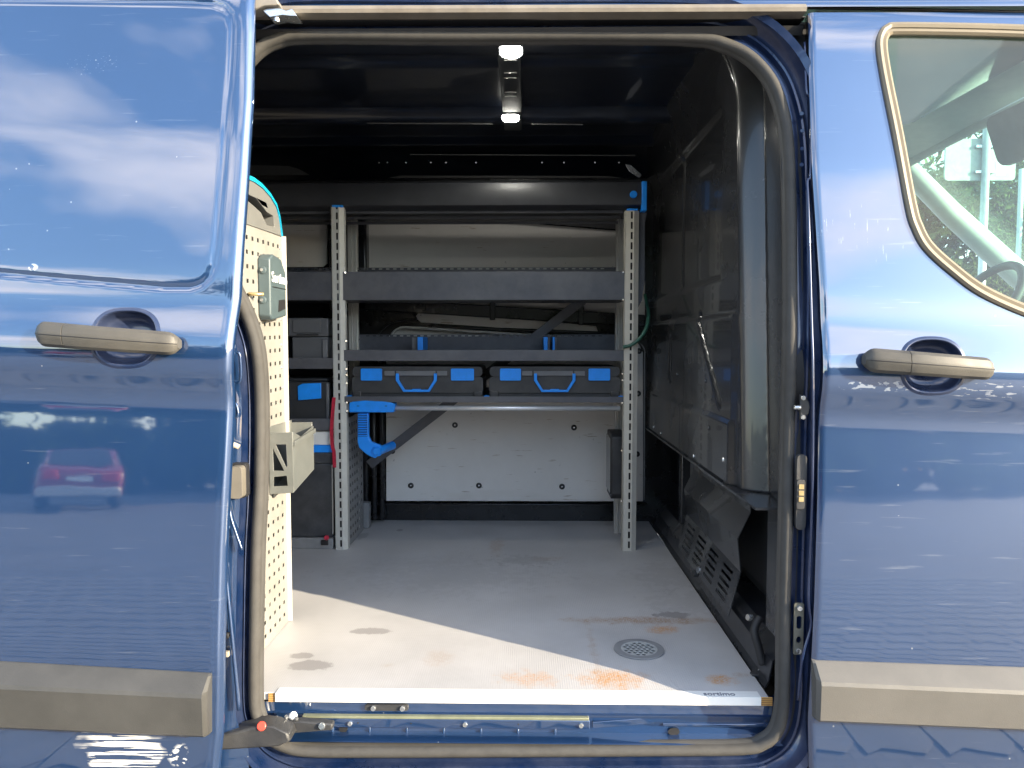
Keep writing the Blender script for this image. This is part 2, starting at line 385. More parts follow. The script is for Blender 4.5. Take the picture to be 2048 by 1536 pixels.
def rrect(x0, x1, z0, z1, r, n=5):
    o = []
    for cx, cz, a in ((x1 - r, z1 - r, 0), (x0 + r, z1 - r, 90), (x0 + r, z0 + r, 180), (x1 - r, z0 + r, 270)):
        for i in range(n): 
            t = R(a + 90 * i / (n - 1)); o.append((cx + r * math.cos(t), cz + r * math.sin(t)))
    return o
XZ = lambda u, v, w: (u, w, v)      # polygon in x,z extruded along y
YZ = lambda u, v, w: (w, u, v)      # polygon in y,z extruded along x
XY = lambda u, v, w: (u, v, w)      # polygon in x,y extruded along z

def perforated(fn, u0, u1, v0, v1, nu, nv, hu, hv, mu, mv):
    """sheet with nu x nv rectangular holes of size hu x hv inside margins mu, mv"""
    def lines(a, b, n, h, m):
        L = [a]; p = (b - a - 2 * m) / n
        for i in range(n): c = a + m + p * (i + .5); L += [c - h / 2, c + h / 2]
        return L + [b]
    U, V = lines(u0, u1, nu, hu, mu), lines(v0, v1, nv, hv, mv)
    return MB().grid(lambda i, j: fn(U[i], V[j]), len(U), len(V), keep=lambda i, j: not (i % 2 == 1 and j % 2 == 1))

# ------------------------------------------------------------------ the shape of the van's side
_prof = [(-.60, .02), (-.45, -.03), (-.30, -.075), (-.16, -.092), (.12, -.092), (.597, -.052), (.655, -.066), (.70, -.067), (.785, -.047), (.83, -.045), (1.10, -.008), (1.36, .036), (1.43, .055), (1.47, .09)]
_zt = np.arange(-.62, 1.50, .002)
_yt = np.interp(_zt, [p[0] for p in _prof], [p[1] for p in _prof])
def _smooth(y, w):
    k = np.hanning(2 * w + 1); k /= k.sum(); return np.convolve(np.pad(y, w, mode='edge'), k, mode='valid')
_ya, _yb2 = _smooth(_yt, 9), _smooth(_yt, 24)
_w = np.clip(np.abs(_zt - .645) / .06, 0, 1)
_yt = _ya * (1 - _w) + _yb2 * _w
def Yb(zr, x=0.0):
    return float(np.interp(zr + .03 * x, _zt, _yt))
def onskin(px, py, off=0.0):
    Y = off
    for _ in range(6):
        p = at(px, py, Y); Y = Yb(p.z - F, p.x) + off
    return p

SD = -.068                                  # the open sliding door stands this far outside the body side
edge_sd = [(-40, 504), (60, 502), (200, 499), (345, 490), (500, 479), (590, 474), (645, 466), (768, 459), (993, 452), (1118, 446), (1343, 441), (1468, 439), (1540, 431), (1700, 425)]
edge_sd_w = sorted((p.z - F, p.x) for p in (onskin(b, a, SD) for a, b in edge_sd))
edge_cd = [(-30, 1616), (20, 1617), (150, 1620), (330, 1626), (560, 1641), (680, 1647), (800, 1644), (1000, 1637), (1200, 1631), (1320, 1625), (1440, 1618), (1540, 1620), (1700, 1620)]
edge_cd_w = sorted((p.z - F, p.x) for p in (onskin(b, a, 0) for a, b in edge_cd))

van = empty('van', (-.4, .75, 0), 'dark navy delivery van with its side door slid open on a fitted load space', 'van')

# ---------------------------------------------------------------- ground (all round, seen mainly as reflection)
def paving_mat():
    m = mat('concrete_paving', (.15, .145, .14), rough=.8, var=.2, vscale=1.2, rvar=.1)
    n, l = nodes_of(m); b = n['Principled BSDF']; col = b.inputs['Base Color'].links[0].from_socket
    tc = n.new('ShaderNodeTexCoord'); br = n.new('ShaderNodeTexBrick'); br.inputs['Scale'].default_value = 5
    br.inputs['Color1'].default_value = (.9, .9, .9, 1); br.inputs['Color2'].default_value = (1.1, 1.08, 1.05, 1); br.inputs['Mortar'].default_value = (.6, .6, .58, 1); br.inputs['Mortar Size'].default_value = .02
    l.new(tc.outputs['Object'], br.inputs['Vector'])
    mx = n.new('ShaderNodeMixRGB'); mx.blend_type = 'MULTIPLY'; mx.inputs['Fac'].default_value = 1
    l.new(col, mx.inputs['Color1']); l.new(br.outputs['Color'], mx.inputs['Color2']); l.new(mx.outputs[0], b.inputs['Base Color'])
    return m
g = MB().grid(lambda i, j: (-400 + 800 * i, -400 + 800 * j, -.004), 2, 2).build('ground', paving_mat()); g['kind'] = 'structure'
pv = MB()
for j in range(20):
    for i in range(46):
        x = -5.2 + i * .25 + (j % 2) * .125; y = -5.8 + j * .25
        a, t = .1235, .0016 + rnd.uniform(-.0003, .0003)
        poly = [(x - a, y - a * .65), (x - a * .45, y - a), (x + a * .55, y - a * .72), (x + a, y - a * .95), (x + a * .97, y + a * .4), (x + a * .5, y + a * .98), (x - a * .5, y + a * .7), (x - a * .98, y + a)]
        k = len(pv.v); pv.v += [(u, v, 0) for u, v in poly] + [(lerp(x, u, .985), lerp(y, v, .985), t) for u, v in poly]
        pv.f += [(k + q, k + (q + 1) % 8, k + 8 + (q + 1) % 8, k + 8 + q) for q in range(8)] + [tuple(k + 8 + q for q in range(8))]
p_ = pv.build('paving_stones', mat('paver_concrete', (.165, .16, .155), rough=.8, var=.22, vscale=4, bump=.4, bscale=150), fix=False)
tag(p_, 'grey interlocking paving stones reflected in the van doors', kind='stuff')

# ------------------------------------------------------------------ van: load floor
FX0, FX1, FYB = -2.1, .500, 1.50
lf = MB().box(FX0, FX1, -.012, FYB, F - .016, F).build('load_floor', FLOOR, van, bevel=.0015)
xe0, xe1 = at(537, 1398, -.016).x, at(1545, 1398, -.016).x
MB().box(xe0, xe0 + .016, -.0165, -.0125, F - .0175, F - .001).build('plywood_edge', PLY, lf)
MB().box(xe1 - .03, xe1, -.0165, -.0125, F - .0175, F - .001).build('plywood_edge', PLY, lf)
strip = MB().box(xe0 + .015, xe1 - .024, -.020, -.0125, F - .0160, F + .0015).box(xe0 + .015, xe1 - .024, -.0125, .008, F + .0005, F + .0015).build('edge_strip', WHITE, lf, bevel=.001)
def text(name, body, loc, rot, size, m, parent, ext=.0003, align='LEFT', shear=0):
    c = bpy.data.curves.new(name, 'FONT'); c.body = body; c.size = size; c.extrude = ext; c.align_x = align; c.shear = shear
    c.offset = size * .012
    c.materials.append(m)
    o = bpy.data.objects.new(name, c); COL.objects.link(o); adopt(o, parent)
    me = bpy.data.meshes.new_from_object(o.evaluated_get(bpy.context.evaluated_depsgraph_get())); bpy.data.objects.remove(o)
    o = bpy.data.objects.new(name, me); COL.objects.link(o); adopt(o, parent)
    me.transform(Matrix.Translation(loc) @ rot.to_4x4()); return o
tx = atz(1411, 1396, F + .003)
text('lettering', 'sortimo', (tx.x, -.0125, F + .0018), Matrix.Identity(3), .0205, mat('grey_print', (.16, .17, .2), rough=.6), strip)

# round floor drain with a honeycomb grate
dc = atz(1278, 1300, F); dr = abs(atz(1328, 1300, F).x - dc.x)
dr_o = MB().prism([(dc.x + dr * math.cos(R(a)), dc.y + dr * math.sin(R(a))) for a in range(0, 360, 9)], XY, F + .001, F + .004, holes=[[(dc.x + dr * .72 * math.cos(R(a)), dc.y + dr * .72 * math.sin(R(a))) for a in range(0, 360, 9)]]).build('floor_drain', PERFD, lf, bevel=.001)
MB().disc((dc.x, dc.y, F + .0006), (0, 0, 1), dr * .74, .0006, 32).build('drain_bowl', BLACK, lf)
hx = dr * .74; hp = dr * .20; holes = []
for j in range(-4, 5):
    for i in range(-4, 5):
        cx = (i + .5 * (j % 2)) * hp * 1.08; cy = j * hp * .94
        if math.hypot(cx, cy) < hx - hp * .62:
            holes.append([(dc.x + cx + hp * .50 * math.cos(R(a)), dc.y + cy + hp * .50 * math.sin(R(a))) for a in range(30, 390, 60)])
MB().prism([(dc.x + hx * math.cos(R(a)), dc.y + hx * math.sin(R(a))) for a in range(0, 360, 9)], XY, F + .0016, F + .0036, holes=holes).build('drain_grate', mat('drain_grey', (.36, .37, .37), rough=.5), lf)
# hold-down bracket with bolt at the front corner
c = atz(1522, 1349, F)
bo = MB().prism([(c.x - .022, c.y - .012), (c.x + .03, c.y - .014), (c.x + .03, c.y + .012), (c.x - .012, c.y + .012), (c.x - .024, c.y + .002)], XY, F + .0005, F + .005).build('tie_down_bracket', PLASTIC, lf, bevel=.001)
MB().disc((c.x, c.y, F + .005), (0, 0, 1), .007, .007, 6).build('bolt', STEEL, lf)

# ------------------------------------------------------------------ van: walls, boards, ceiling
wy = 1.50
MB().box(FX0, .62, wy, wy + .03, F - .05, F + 1.46).build('rear_wall', BLACKWALL, van)
MB().box(FX0 - .03, FX0, 0.0, wy, F - .05, F + 1.46).build('end_wall', BLACKWALL, van)
def boardpoly(pts, Y): 
    q = [at(a, b, Y) for a, b in pts]; return [(p.x, p.z) for p in q]
def board(pts, Y, m=BOARD, th=.006, name='lining_board'):
    return MB().prism(boardpoly(pts, Y), XZ, Y, Y + th).build(name, m, van, bevel=.002)
LBY = 1.47
low = board([(772, 1002), (772, 690), (778, 672), (792, 659), (815, 653), (1080, 668), (1262, 681), (1278, 688), (1286, 706), (1286, 1003)], LBY)
upb = board([(735, 440), (742, 431), (905, 434), (1290, 466), (1290, 640), (1000, 628), (760, 612), (740, 560), (735, 530)], LBY + .02)
lfb = board([(-100, 432), (648, 431), (655, 440), (655, 527), (646, 534), (-100, 536)], LBY + .01)
board([(838, 625), (1000, 634), (1192, 652), (1196, 664), (1100, 662), (842, 645), (830, 634)], LBY - .012, th=.005)
# pressed steel beams of the wall in front of the boards
def bar(pts, w, Y, dep, name, m=BLACKWALL, par=van, bev=.004):
    a, b = at(*pts[0], Y), at(*pts[1], Y)
    d = (b - a); L = d.length; d.normalize(); nn = Vector((-d.z, 0, d.x))
    return MB().obox((a + b) / 2 + Vector((0, dep / 2, 0)), d * (L / 2), (0, dep / 2, 0), nn * (w / 2)).build(name, m, par, bevel=bev)
bar([(700, 606), (1290, 642)], .048, 1.44, .018, 'wall_beam')
bar([(800, 651), (1290, 669)], .012, 1.445, .02, 'wall_beam')
MB().tube(catmull([at(a, b, 1.432) for a, b in ((781, 676), (786, 666), (797, 658), (815, 655), (900, 660), (1080, 671), (1250, 682))], 6), .0052, 8).build('board_rim', mat('pale_rim', (.62, .61, .58), rough=.5), van, smooth=True)
bar([(985, 596), (985, 640)], .022, 1.436, .006, 'beam_tab'); bar([(1162, 610), (1162, 650)], .022, 1.436, .006, 'beam_tab'); bar([(848, 592), (848, 622)], .014, 1.436, .006, 'beam_tab')
MB().prism(boardpoly([(905, 425), (1290, 425), (1290, 462), (905, 433)], LBY - .01), XZ, LBY - .01, LBY).build('wall_shade_strip', mat('shade_grey', (.04, .04, .045), rough=.5), van)  # dark strip on the wall: shading under the top tray put in as colour
for x0, x1, t in ((657, 700, 0), (700, 733, 0)):
    a0, a1, b0, b1 = rect(x0, 425, x1, 620, 1.44); MB().box(a0, a1, 1.44, 1.50, b0, b1).build('wall_pillar', BLACKWALL, van, bevel=.008)
for x0, x1, y0, y1, Y in ((722, 735, 810, 1045, 1.40), (742, 752, 800, 1040, 1.42), (757, 768, 690, 1040, 1.45)):
    a0, a1, b0, b1 = rect(x0, y0, x1, y1, Y); MB().box(a0, a1, Y, 1.50, max(b0, F), b1).build('wall_rib', BLACKWALL, van, bevel=.007)
a0, a1, b0, b1 = rect(722, 1006, 738, 1062, 1.36); MB().box(a0, a1, 1.36, 1.40, F, b1).build('floor_bracket', PERFD, van, bevel=.004)
MB().tube(catmull([at(a, b, 1.43) for a, b in ((752, 690), (758, 668), (775, 650), (800, 641), (832, 640), (826, 628))], 6), .0035, 8).build('window_surround', BLACKWALL, van, smooth=True)
a0, a1, b0, b1 = rect(720, 1003, 1300, 1012, 1.46); MB().box(-.62, .49, 1.455, 1.5, F + .072, F + .078).build('wall_ledge', BLACKWALL, van, bevel=.002)
SCREW = mat('screw_black', (.02, .02, .022), rough=.4)
for q, (a, b) in enumerate(((910, 850), (1148, 855), (785, 902), (822, 971), (958, 971), (1124, 973), (1276, 787), (1274, 908), (1278, 702), (1200, 790))):
    p = at(a, b, LBY); s_ = MB().disc((p.x, LBY, p.z), (0, -1, 0), .0115, .004, 18, .008); s_.build('screw', SCREW, low)
    MB().disc((p.x, LBY - .0041, p.z), (0, -1, 0), .003, .0004, 6).build('screw_socket', STEEL, low)

# ceiling with cross ribs, curved down to the back wall
CZ = F + 1.425
def ceil_pt(i, j):
    x = lerp(FX0, .62, i / 60); y = lerp(.06, wy, j / 90)
    z = CZ + .03 * math.sin(math.pi * (y - .06) / (wy - .06))
    for c0, w_, h_ in ((.93, .05, .032), (.46, .04, -.012), (1.22, .04, .02)):
        q = abs(y - c0) / w_
        if q < 1: z -= h_ * (1 - q ** 4)
    if y > 1.30: z -= .06 * ((y - 1.30) / .2) ** 2
    return (x, y, z)
MB().grid(ceil_pt, 61, 91).build('ceiling', INNER, van, smooth=True)
for a, b, c_, d in ((735, 246, 985, 248), (1062, 248, 1165, 249)):
    p, q = at(a, b, .885), at(c_, d, .885); MB().tube([p, q], .002, 6).build('rib_edge', mat('pale_rib_edge', (.09, .09, .09), rough=.4), van)  # lighter thin line along the edge of the rib
p, q = at(820, 309, 1.2), at(1270, 311, 1.2); MB().tube([p, q], .0018, 6).build('rib_edge', mat('pale_rib_edge', (.09, .09, .09), rough=.4), van)
for px in (758, 775, 812, 862, 892, 952, 1084, 1128, 1190, 1238):
    p = at(px, 325, 1.27); MB().disc(p, (0, -1, -.3), .003, .002, 8).build('roof_rivet', STEEL, van)
for a, b, c_, d, w_ in ((500, 349, 618, 331, 1), (770, 355, 1245, 352, 0)):
    x0, x1, z0, z1 = rect(a, min(b, d), c_, max(b, d), 1.34)
    poly = boardpoly([(a, 350), (c_ + 2, 350), (c_ - 20, 338), (c_ - 40, 332), (a, 330)] if w_ else [(775, 356), (1245, 356), (1215, 352), (800, 351)], 1.34)
    MB().prism(poly, XZ, 1.34, 1.345).build('cant_rail', mat('dull_cant_rail', (.07, .07, .072), rough=.6), van)

# ------------------------------------------------------------------ van: bulkhead on the right (heightfield x over y,z)
BX = .500
def bulk_x(y, zr):
    x = BX
    yc = .205 + .10 * (zr - .8)                            # rounded step towards the door pillar
    k = 1 - max(0, min(1, (y - yc) / .040)); k = k * (.6 + .4 * k)
    x += .052 * k
    if y < yc: x -= .016 * min(1, (yc - y) / .15)
    if zr < .796: x -= .010 * min(1, (.796 - zr) / .012) * min(1, max(0, (y - .24) / .03))
    if zr < .538: x -= .006 * min(1, (.538 - zr) / .008) * min(1, max(0, (y - .25) / .02))
    for ya, za, yb_, zb, w_ in ((.64, .80, .37, .57, .011), (1.02, .73, 1.02, .60, .013), (.92, 1.30, .92, .90, .012)):
        dy, dz = yb_ - ya, zb - za; L2 = dy * dy + dz * dz
        s_ = max(0, min(1, ((y - ya) * dy + (zr - za) * dz) / L2))
        d = math.hypot(y - ya - s_ * dy, zr - za - s_ * dz)
        if d < w_: x += .024 * (1 - (d / w_) ** 2)
    if .88 < zr < 1.32 and y > .42:                         # shallow pressed field in the upper half
        e = min(zr - .88, 1.32 - zr, y - .42); x += .008 * min(1, e / .02)
    if zr > 1.28: x -= .05 * ((zr - 1.28) / .16) ** 2
    return x
ys = np.concatenate([np.linspace(.005, .30, 80), np.linspace(.31, 1.5, 130)]); zs = np.linspace(.385, 1.46, 170)
def bulk_pt(i, j):
    y0 = max(.005, Yb(zs[j], .53) + .062); y = ys[i] if ys[i] > .30 else lerp(y0, .30, (ys[i] - .005) / .295)
    return (bulk_x(y, zs[j]), y, F + zs[j])
bh = MB().grid(bulk_pt, len(ys), len(zs)).build('bulkhead', BULK, van, smooth=True, solid=.004, off=0)
# recess below it
MB().box(.62, .64, .02, 1.5, F - .05, F + .40).build('bulkhead_recess', BLACKWALL, van)
MB().box(.476, .62, .02, 1.5, F + .379, F + .3845).build('recess_lintel', BULK, van)
pr = [(.504, -.003), (.512, .012), (.520, .055), (.545, .085), (.62, .088)]
MB().loft([[(x, y, F + z) for x, z in pr] for y in (.03, 1.5)], closed=False, cap=False).build('floor_ledge', BLACKWALL, van, smooth=False, solid=.003)
for y0, y1 in ((.06, .16), (.90, .96), (1.1, 1.14)):
    MB().box(.545, .60, y0, y1, F + .05, F + .38).build('recess_post', BULK, van, bevel=.006)
# bent louvred cover hanging from the lower edge
fy0, fy1 = .27, .88
fp = [(.534, .383), (.538, .357), (.5425, .318), (.512, .253), (.521, .172)]
fb = (.494, .063)
flap = MB().loft([[(x, y, F + z) for x, z in fp] for y in np.linspace(fy0, fy1, 12)], closed=False, cap=False)
pf = perforated(lambda u, v: (lerp(fp[-1][0], fb[0], v), lerp(fy0, fy1, u), F + lerp(fp[-1][1], fb[1], v)), 0, 1, 0, 1, 4, 5, .15, .07, .04, .10)
flap.add(pf.v, pf.f)
fl = flap.build('louvre_cover', BULK, van, solid=.002, bevel=0)
for q, (y, z) in enumerate(((.60, .075), (.615, .06))):
    MB().disc((.505 - .01 * q, y, F + z), (-1, -.3, .2), .011, .014, 8).build('cover_bolt', STEEL if q == 0 else PLASTIC, fl)
for y, z in ((1.15, .40), (.62, .40), (.45, .50), (.30, .44), (1.3, .405), (.52, .62), (.9, .62)):
    MB().disc((bulk_x(y, z) - .001, y, F + z), (-1, 0, 0), .006, .004, 10).build('bulkhead_bolt', STEEL if z < .45 else BULK, van)
MB().tube(catmull([(.515, .10, F + .125), (.50, .09, F + .10), (.508, .08, F + .06), (.515, .075, F + .03)], 5), .009, 8).build('loom_clip', BLACK, van, smooth=True)
MB().disc((.50, .115, F + .118), (-1, -.4, .2), .008, .01, 10).build('loom_bolt', STEEL, van)

# ------------------------------------------------------------------ van: door opening - seal loop, jamb, sill
sp = [(620, 70), (900, 72), (1200, 71), (1390, 75), (1450, 87), (1500, 112), (1540, 155), (1562, 205), (1575, 270), (1581, 380), (1583, 560), (1582, 700), (1578, 850), (1574, 1045), (1570, 1200),
      (1569, 1330), (1567, 1410), (1555, 1462), (1528, 1488), (1480, 1499), (1300, 1501), (1000, 1503), (750, 1504), (620, 1503), (570, 1494), (535, 1472), (515, 1435), (509, 1390),
      (510, 1250), (513, 1100), (518, 1000), (521, 880), (520, 780), (514, 705), (502, 655), (484, 610), (462, 560), (450, 480), (450, 340), (458, 220), (476, 150), (506, 106), (548, 80)]
SO = .042
loopw = [onskin(a, b, SO) for a, b in sp]
loopd = catmull(loopw, 6, loop=True)
M = len(loopd)
cx = sum(p.x for p in loopd) / M; cz = sum(p.z for p in loopd) / M
def loop_norm(i):
    t = loopd[(i + 2) % M] - loopd[i - 2]; n_ = Vector((t.z, 0, -t.x)).normalized()
    if n_.dot(loopd[i] - Vector((cx, 0, cz))) < 0: n_ = -n_
    return n_
NR = [loop_norm(i) for i in range(M)]
def sweep(profile, base='path'):
    rings = []
    for i, p in enumerate(loopd):
        n_ = NR[i]; rg = []
        for o_, dy in profile:
            if o_ > .014: o_ = .014 + (o_ - .014) * (1 - .62 * max(0, -n_.x))
            q = p + n_ * o_; rg.append((q.x, p.y + dy, q.z))
        rings.append(rg)
    return rings
sealprof = [(-.0105, .012), (-.0105, -.001), (-.0075, -.008), (-.001, -.0115), (.006, -.010), (.0105, -.004), (.011, .012)]
MB().loft(sweep(sealprof), closed=False, loop=True).build('door_seal', RUBBER, van, smooth=True)
MB().loft(sweep([(-.0105, .004), (-.0128, .010), (-.0132, .018), (-.010, .024)]), closed=False, loop=True).build('seal_lip', mat('seal_lip_rubber', (.055, .053, .05), rough=.6, var=.15), van, smooth=True)
MB().loft(sweep([(.02, .060), (-.004, .034), (-.0085, .026), (-.0075, .012), (.012, .009)]), closed=False, loop=True).build('opening_return', BLACKWALL, van, smooth='auto')
jp = [(.010, .0085), (.016, .008), (.026, .010), (.030, -.002), (.034, -.003), (.038, .004), (.050, -.008), (.056, -.030), (.070, -.034)]
MB().loft(sweep(jp), closed=False, loop=True).build('door_jamb', JAMB, van, smooth='auto')
# sill face under the floor
sx0, sx1 = at(530, 1450, -.01).x, at(1560, 1450, -.01).x
spr = [(.03, -.0185), (-.010, -.0195), (-.013, -.038), (-.018, -.040), (-.013, -.066), (-.011, -.080), (-.05, -.084)]
MB().loft([[(x, y, F + z) for y, z in spr] for x in np.linspace(sx0 - .02, sx1 + .02, 20)], closed=False, cap=False).build('sill', PAINT, van, smooth='auto')
x0, x1 = at(600, 1445, -.03).x, at(1180, 1445, -.03).x
rail = MB().box(x0, x1, -.026, -.016, F - .066, F - .047).build('slide_rail', PAINT, van, bevel=.0015)
MB().box(x0 + .004, x1 - .002, -.0275, -.017, F - .0465, F - .041).build('rail_lip', mat('dull_yellow_zinc', (.20, .21, .14), rough=.45, metal=.3, var=.2), rail, bevel=.001)
for px in (700, 930, 1162):
    p = at(px, 1455, -.027); MB().disc((p.x, -.0262, F - .057), (0, -1, 0), .005, .004, 12).build('rail_screw', STEEL, rail)
for px in (716, 822, 1037):
    p = at(px, 1454, -.027); MB().disc((p.x, -.0262, F - .056), (0, -1, 0), .0018, .0004, 8).build('rail_hole', BLACK, rail)
a, b = at(1185, 1449, -.02), at(1400, 1432, -.004)
d = (b - a); MB().obox((a + b) / 2, d / 2, Vector((0, .004, 0)), Vector((0, 0, .0065))).build('rail_ramp', PAINT, van, bevel=.001)
a, b = at(1325, 1440, -.012), at(1540, 1452, -.012)
MB().box(a.x, b.x, -.018, -.008, F - .062, F - .056).build('sill_lip', PAINT, van, bevel=.001)
for px in range(666, 1120, 74):
    p = at(px, 1476, -.012); MB().box(p.x - .0022, p.x + .0022, -.017, -.008, F - .084, F - .066).build('sill_rib', PAINT, van, bevel=.001)
for px, r_ in ((687, 9), (1347, 12)):
    p = at(px, 1469, -.014); MB().prism([(p.x + r_ * .001 * math.cos(R(a)) , F - .074 + .008 * math.sin(R(a))) for a in range(0, 360, 24)], XZ, -.0165, -.0145).build('sill_hole', BLACK, van)
p0, p1, q0, q1 = rect(731, 1417, 818, 1431, -.01)
ct = MB().prism(rrect(p0, p1, F - .034, F - .022, .005), XZ, -.018, -.008).build('contact_strip', PLASTIC, van, bevel=.001)
for px in (748, 806):
    p = at(px, 1424, -.012); MB().disc((p.x, -.0182, F - .028), (0, -1, 0), .0055, .005, 12).build('contact_pin', STEEL, ct)

# header above the seal: dark channel, plastic gutter strip catching the sun, roof
hx0, hx1 = -2.4, at(1616, 20, .03).x
zc0, zc1 = at(1050, 52, .05).z, at(1050, 27, .03).z
MB().loft([[(x, y, z) for y, z in ((.075, zc0 - .012), (.066, zc0 + .002), (.11, zc0 + .012), (.12, zc1), (.055, zc1 + .001))] for x in (-.62, .57)], closed=False, cap=False).build('header_channel', BLACK, van, solid=.002)
gp = [(.058, zc1 - .001), (.026, zc1 + .001), (.024, zc1 + .008), (.030, zc1 + .017), (.060, zc1 + .019)]
MB().loft([[(x, y, z - .004 * x) for y, z in gp] for x in np.linspace(-.62, hx1 - .004, 30)]).build('gutter_strip', mat('gutter_rubber', (.145, .125, .10), rough=.65, var=.2, vscale=22, dust=.2), van, smooth='auto')
def roof_side(i, j):
    x = lerp(-2.4, 1.35, i / 40); t = j / 16
    z = zc1 + .021 - .004 * x + .085 * math.sin(t * math.pi / 2); y = .052 + .30 * (1 - math.cos(t * math.pi / 2))
    return (x, y, z)
rf = MB().grid(roof_side, 41, 17)
rf.loft([[(x, .352, zc1 + .1055 - .004 * x), (x, 1.6, zc1 + .1055 - .004 * x), (x, 1.66, zc1 + .03)] for x in (-2.4, 1.35)], closed=False, cap=False)
rf.build('roof', PAINT, van, smooth='auto')
# small fittings in the right-hand jamb
def jamb_pt(px, py, off=.03): return onskin(px, py, off)
p = jamb_pt(1604, 985, .02)
cp = MB().prism(rrect(p.x - .011, p.x + .009, p.z - .075, p.z + .075, .009), XZ, p.y, p.y + .012).build('contact_plate', PLASTIC, van, bevel=.002)
p2 = MB().prism(rrect(p.x - .012, p.x + .004, p.z - .032, p.z + .026, .004), XZ, p.y - .006, p.y).build('contact_block', PLASTIC, cp, bevel=.001)
for k in range(3):
    MB().prism(rrect(p.x - .0085, p.x + .001, p.z + .008 - k * .0125, p.z + .0175 - k * .0125, .001), XZ, p.y - .0078, p.y - .006).build('brass_contact', BRASS, cp)
p = jamb_pt(1598, 1258, .025)
hp_ = MB().prism(rrect(p.x - .010, p.x + .009, p.z - .052, p.z + .052, .004), XZ, p.y, p.y + .004, holes=[rrect(p.x - .005, p.x + .005, p.z + .0, p.z + .026, .004), [(p.x + .005 * math.cos(R(a)), p.z - .022 + .007 * math.sin(R(a))) for a in range(0, 360, 30)]]).build('striker_plate', mat('olive_steel', (.10, .10, .085), rough=.45, metal=.4), van, bevel=.0008)
for dz in (.042, -.044): MB().disc((p.x, p.y, p.z + dz), (0, -1, 0), .006, .004, 6).build('striker_bolt', STEEL, hp_)
p = jamb_pt(1609, 815, .02)
sb = MB().prism([(p.x - .008, p.z - .026), (p.x + .008, p.z - .014), (p.x + .011, p.z), (p.x + .008, p.z + .014), (p.x - .008, p.z + .026)], XZ, p.y, p.y + .01).build('guide_block', PLASTIC, van, bevel=.002)
for dz in (.019, -.019): MB().disc((p.x - .003, p.y, p.z + dz), (0, -1, 0), .005, .004, 10).build('guide_bolt', STEEL, sb)
MB().tube([(p.x - .02, p.y + .002, p.z), (p.x - .008, p.y - .004, p.z)], .0045, 8).build('guide_pin', STEEL, sb, smooth=True)
for py in (228, 262, 298, 330): 
    p = jamb_pt(1603 + (py % 3), py, .03); MB().disc(p, (-.2, -1, 0), .0045, .003, 10).build('jamb_plug', JAMB, van)
MB().tube(catmull([onskin(a, b, .012) for a, b in ((1609, 85), (1613, 180), (1621, 205), (1621, 345), (1615, 362), (1617, 420), (1623, 640), (1626, 760), (1624, 1000), (1617, 1190), (1622, 1250), (1606, 1310), (1596, 1400))], 5), .0028, 8).build('jamb_weld_edge', JAMB, van, smooth=True)

# quarter panel behind the open door and its fittings
left_edge = sorted((p.z - F, p.x) for p, n_ in zip(loopd, NR) if n_.x < -.7)
qz = np.linspace(-.42, 1.40, 110)
def qp(i, j):
    zr = qz[j]; xr = interp(left_edge, zr) - .027; x = lerp(-2.4, xr, (i / 30) ** .5)
    y = Yb(zr, x) - .004
    if i >= 29: y += .007 * (i - 28)
    return (x, y, F + zr)
MB().grid(qp, 31, len(qz)).build('quarter_panel', PAINT, van, smooth=True)
p = onskin(481, 960, .0)
MB().prism(rrect(p.x - .012, p.x + .014, p.z - .031, p.z + .031, .007), XZ, p.y - .030, p.y - .008).build('bump_stop', mat('dusty_stop_rubber', (.12, .108, .088), rough=.7, var=.15), van, bevel=.004)
MB().prism(rrect(p.x - .019, p.x + .015, p.z - .034, p.z + .034, .007), XZ, p.y - .008, p.y + .01).build('bump_stop_base', BLACK, van, bevel=.003)
p = onskin(470, 893, .0)
MB().tube([(p.x - .012, p.y - .012, p.z + .035), (p.x - .006, p.y - .02, p.z + .01), (p.x + .016, p.y - .02, p.z + .002)], [.005, .0065, .005], 8).build('latch_lever', mat('cream_plastic', (.34, .30, .24), rough=.5), van, smooth=True)
for pts in ([(474, 705), (480, 712), (481, 760), (468, 764)], [(462, 812), (472, 808), (476, 830), (466, 836)], [(457, 1005), (462, 1035), (470, 1060), (484, 1100)]):
    MB().tube(catmull([onskin(a, b, -.004) for a, b in pts], 5), .003, 8).build('panel_bead', PAINT, van, smooth=True)
a, b, c_, d_ = onskin(452, 1120, .0), onskin(487, 1450, .0), onskin(455, 1460, .0), onskin(447, 1200, 0)
MB().tube(catmull([onskin(450, 1130, -.005), onskin(462, 1250, -.004), onskin(478, 1420, -.004)], 8), .004, 8).build('panel_bead', PAINT, van, smooth=True)
for py, c_ in ((1271, BLACK), (1308, mat('cream_plastic', (.34, .30, .24)))):
    p = onskin(454, py, -.006); MB().box(p.x - .006, p.x + .004, p.y - .004, p.y + .006, p.z - .005, p.z + .005).build('panel_clip', c_, van, bevel=.001)

# rocker below the doors
MB().grid(lambda i, j: (lerp(-2.4, 2.0, i / 20), Yb(lerp(-.55, -.125, j / 24)) + .004, F + lerp(-.55, -.125, j / 24)), 21, 25).build('rocker_panel', PAINT, van, smooth=True)
MB().box(-2.4, 2.0, .0, 1.6, F - .30, F - .10).build('underbody', BLACK, van)

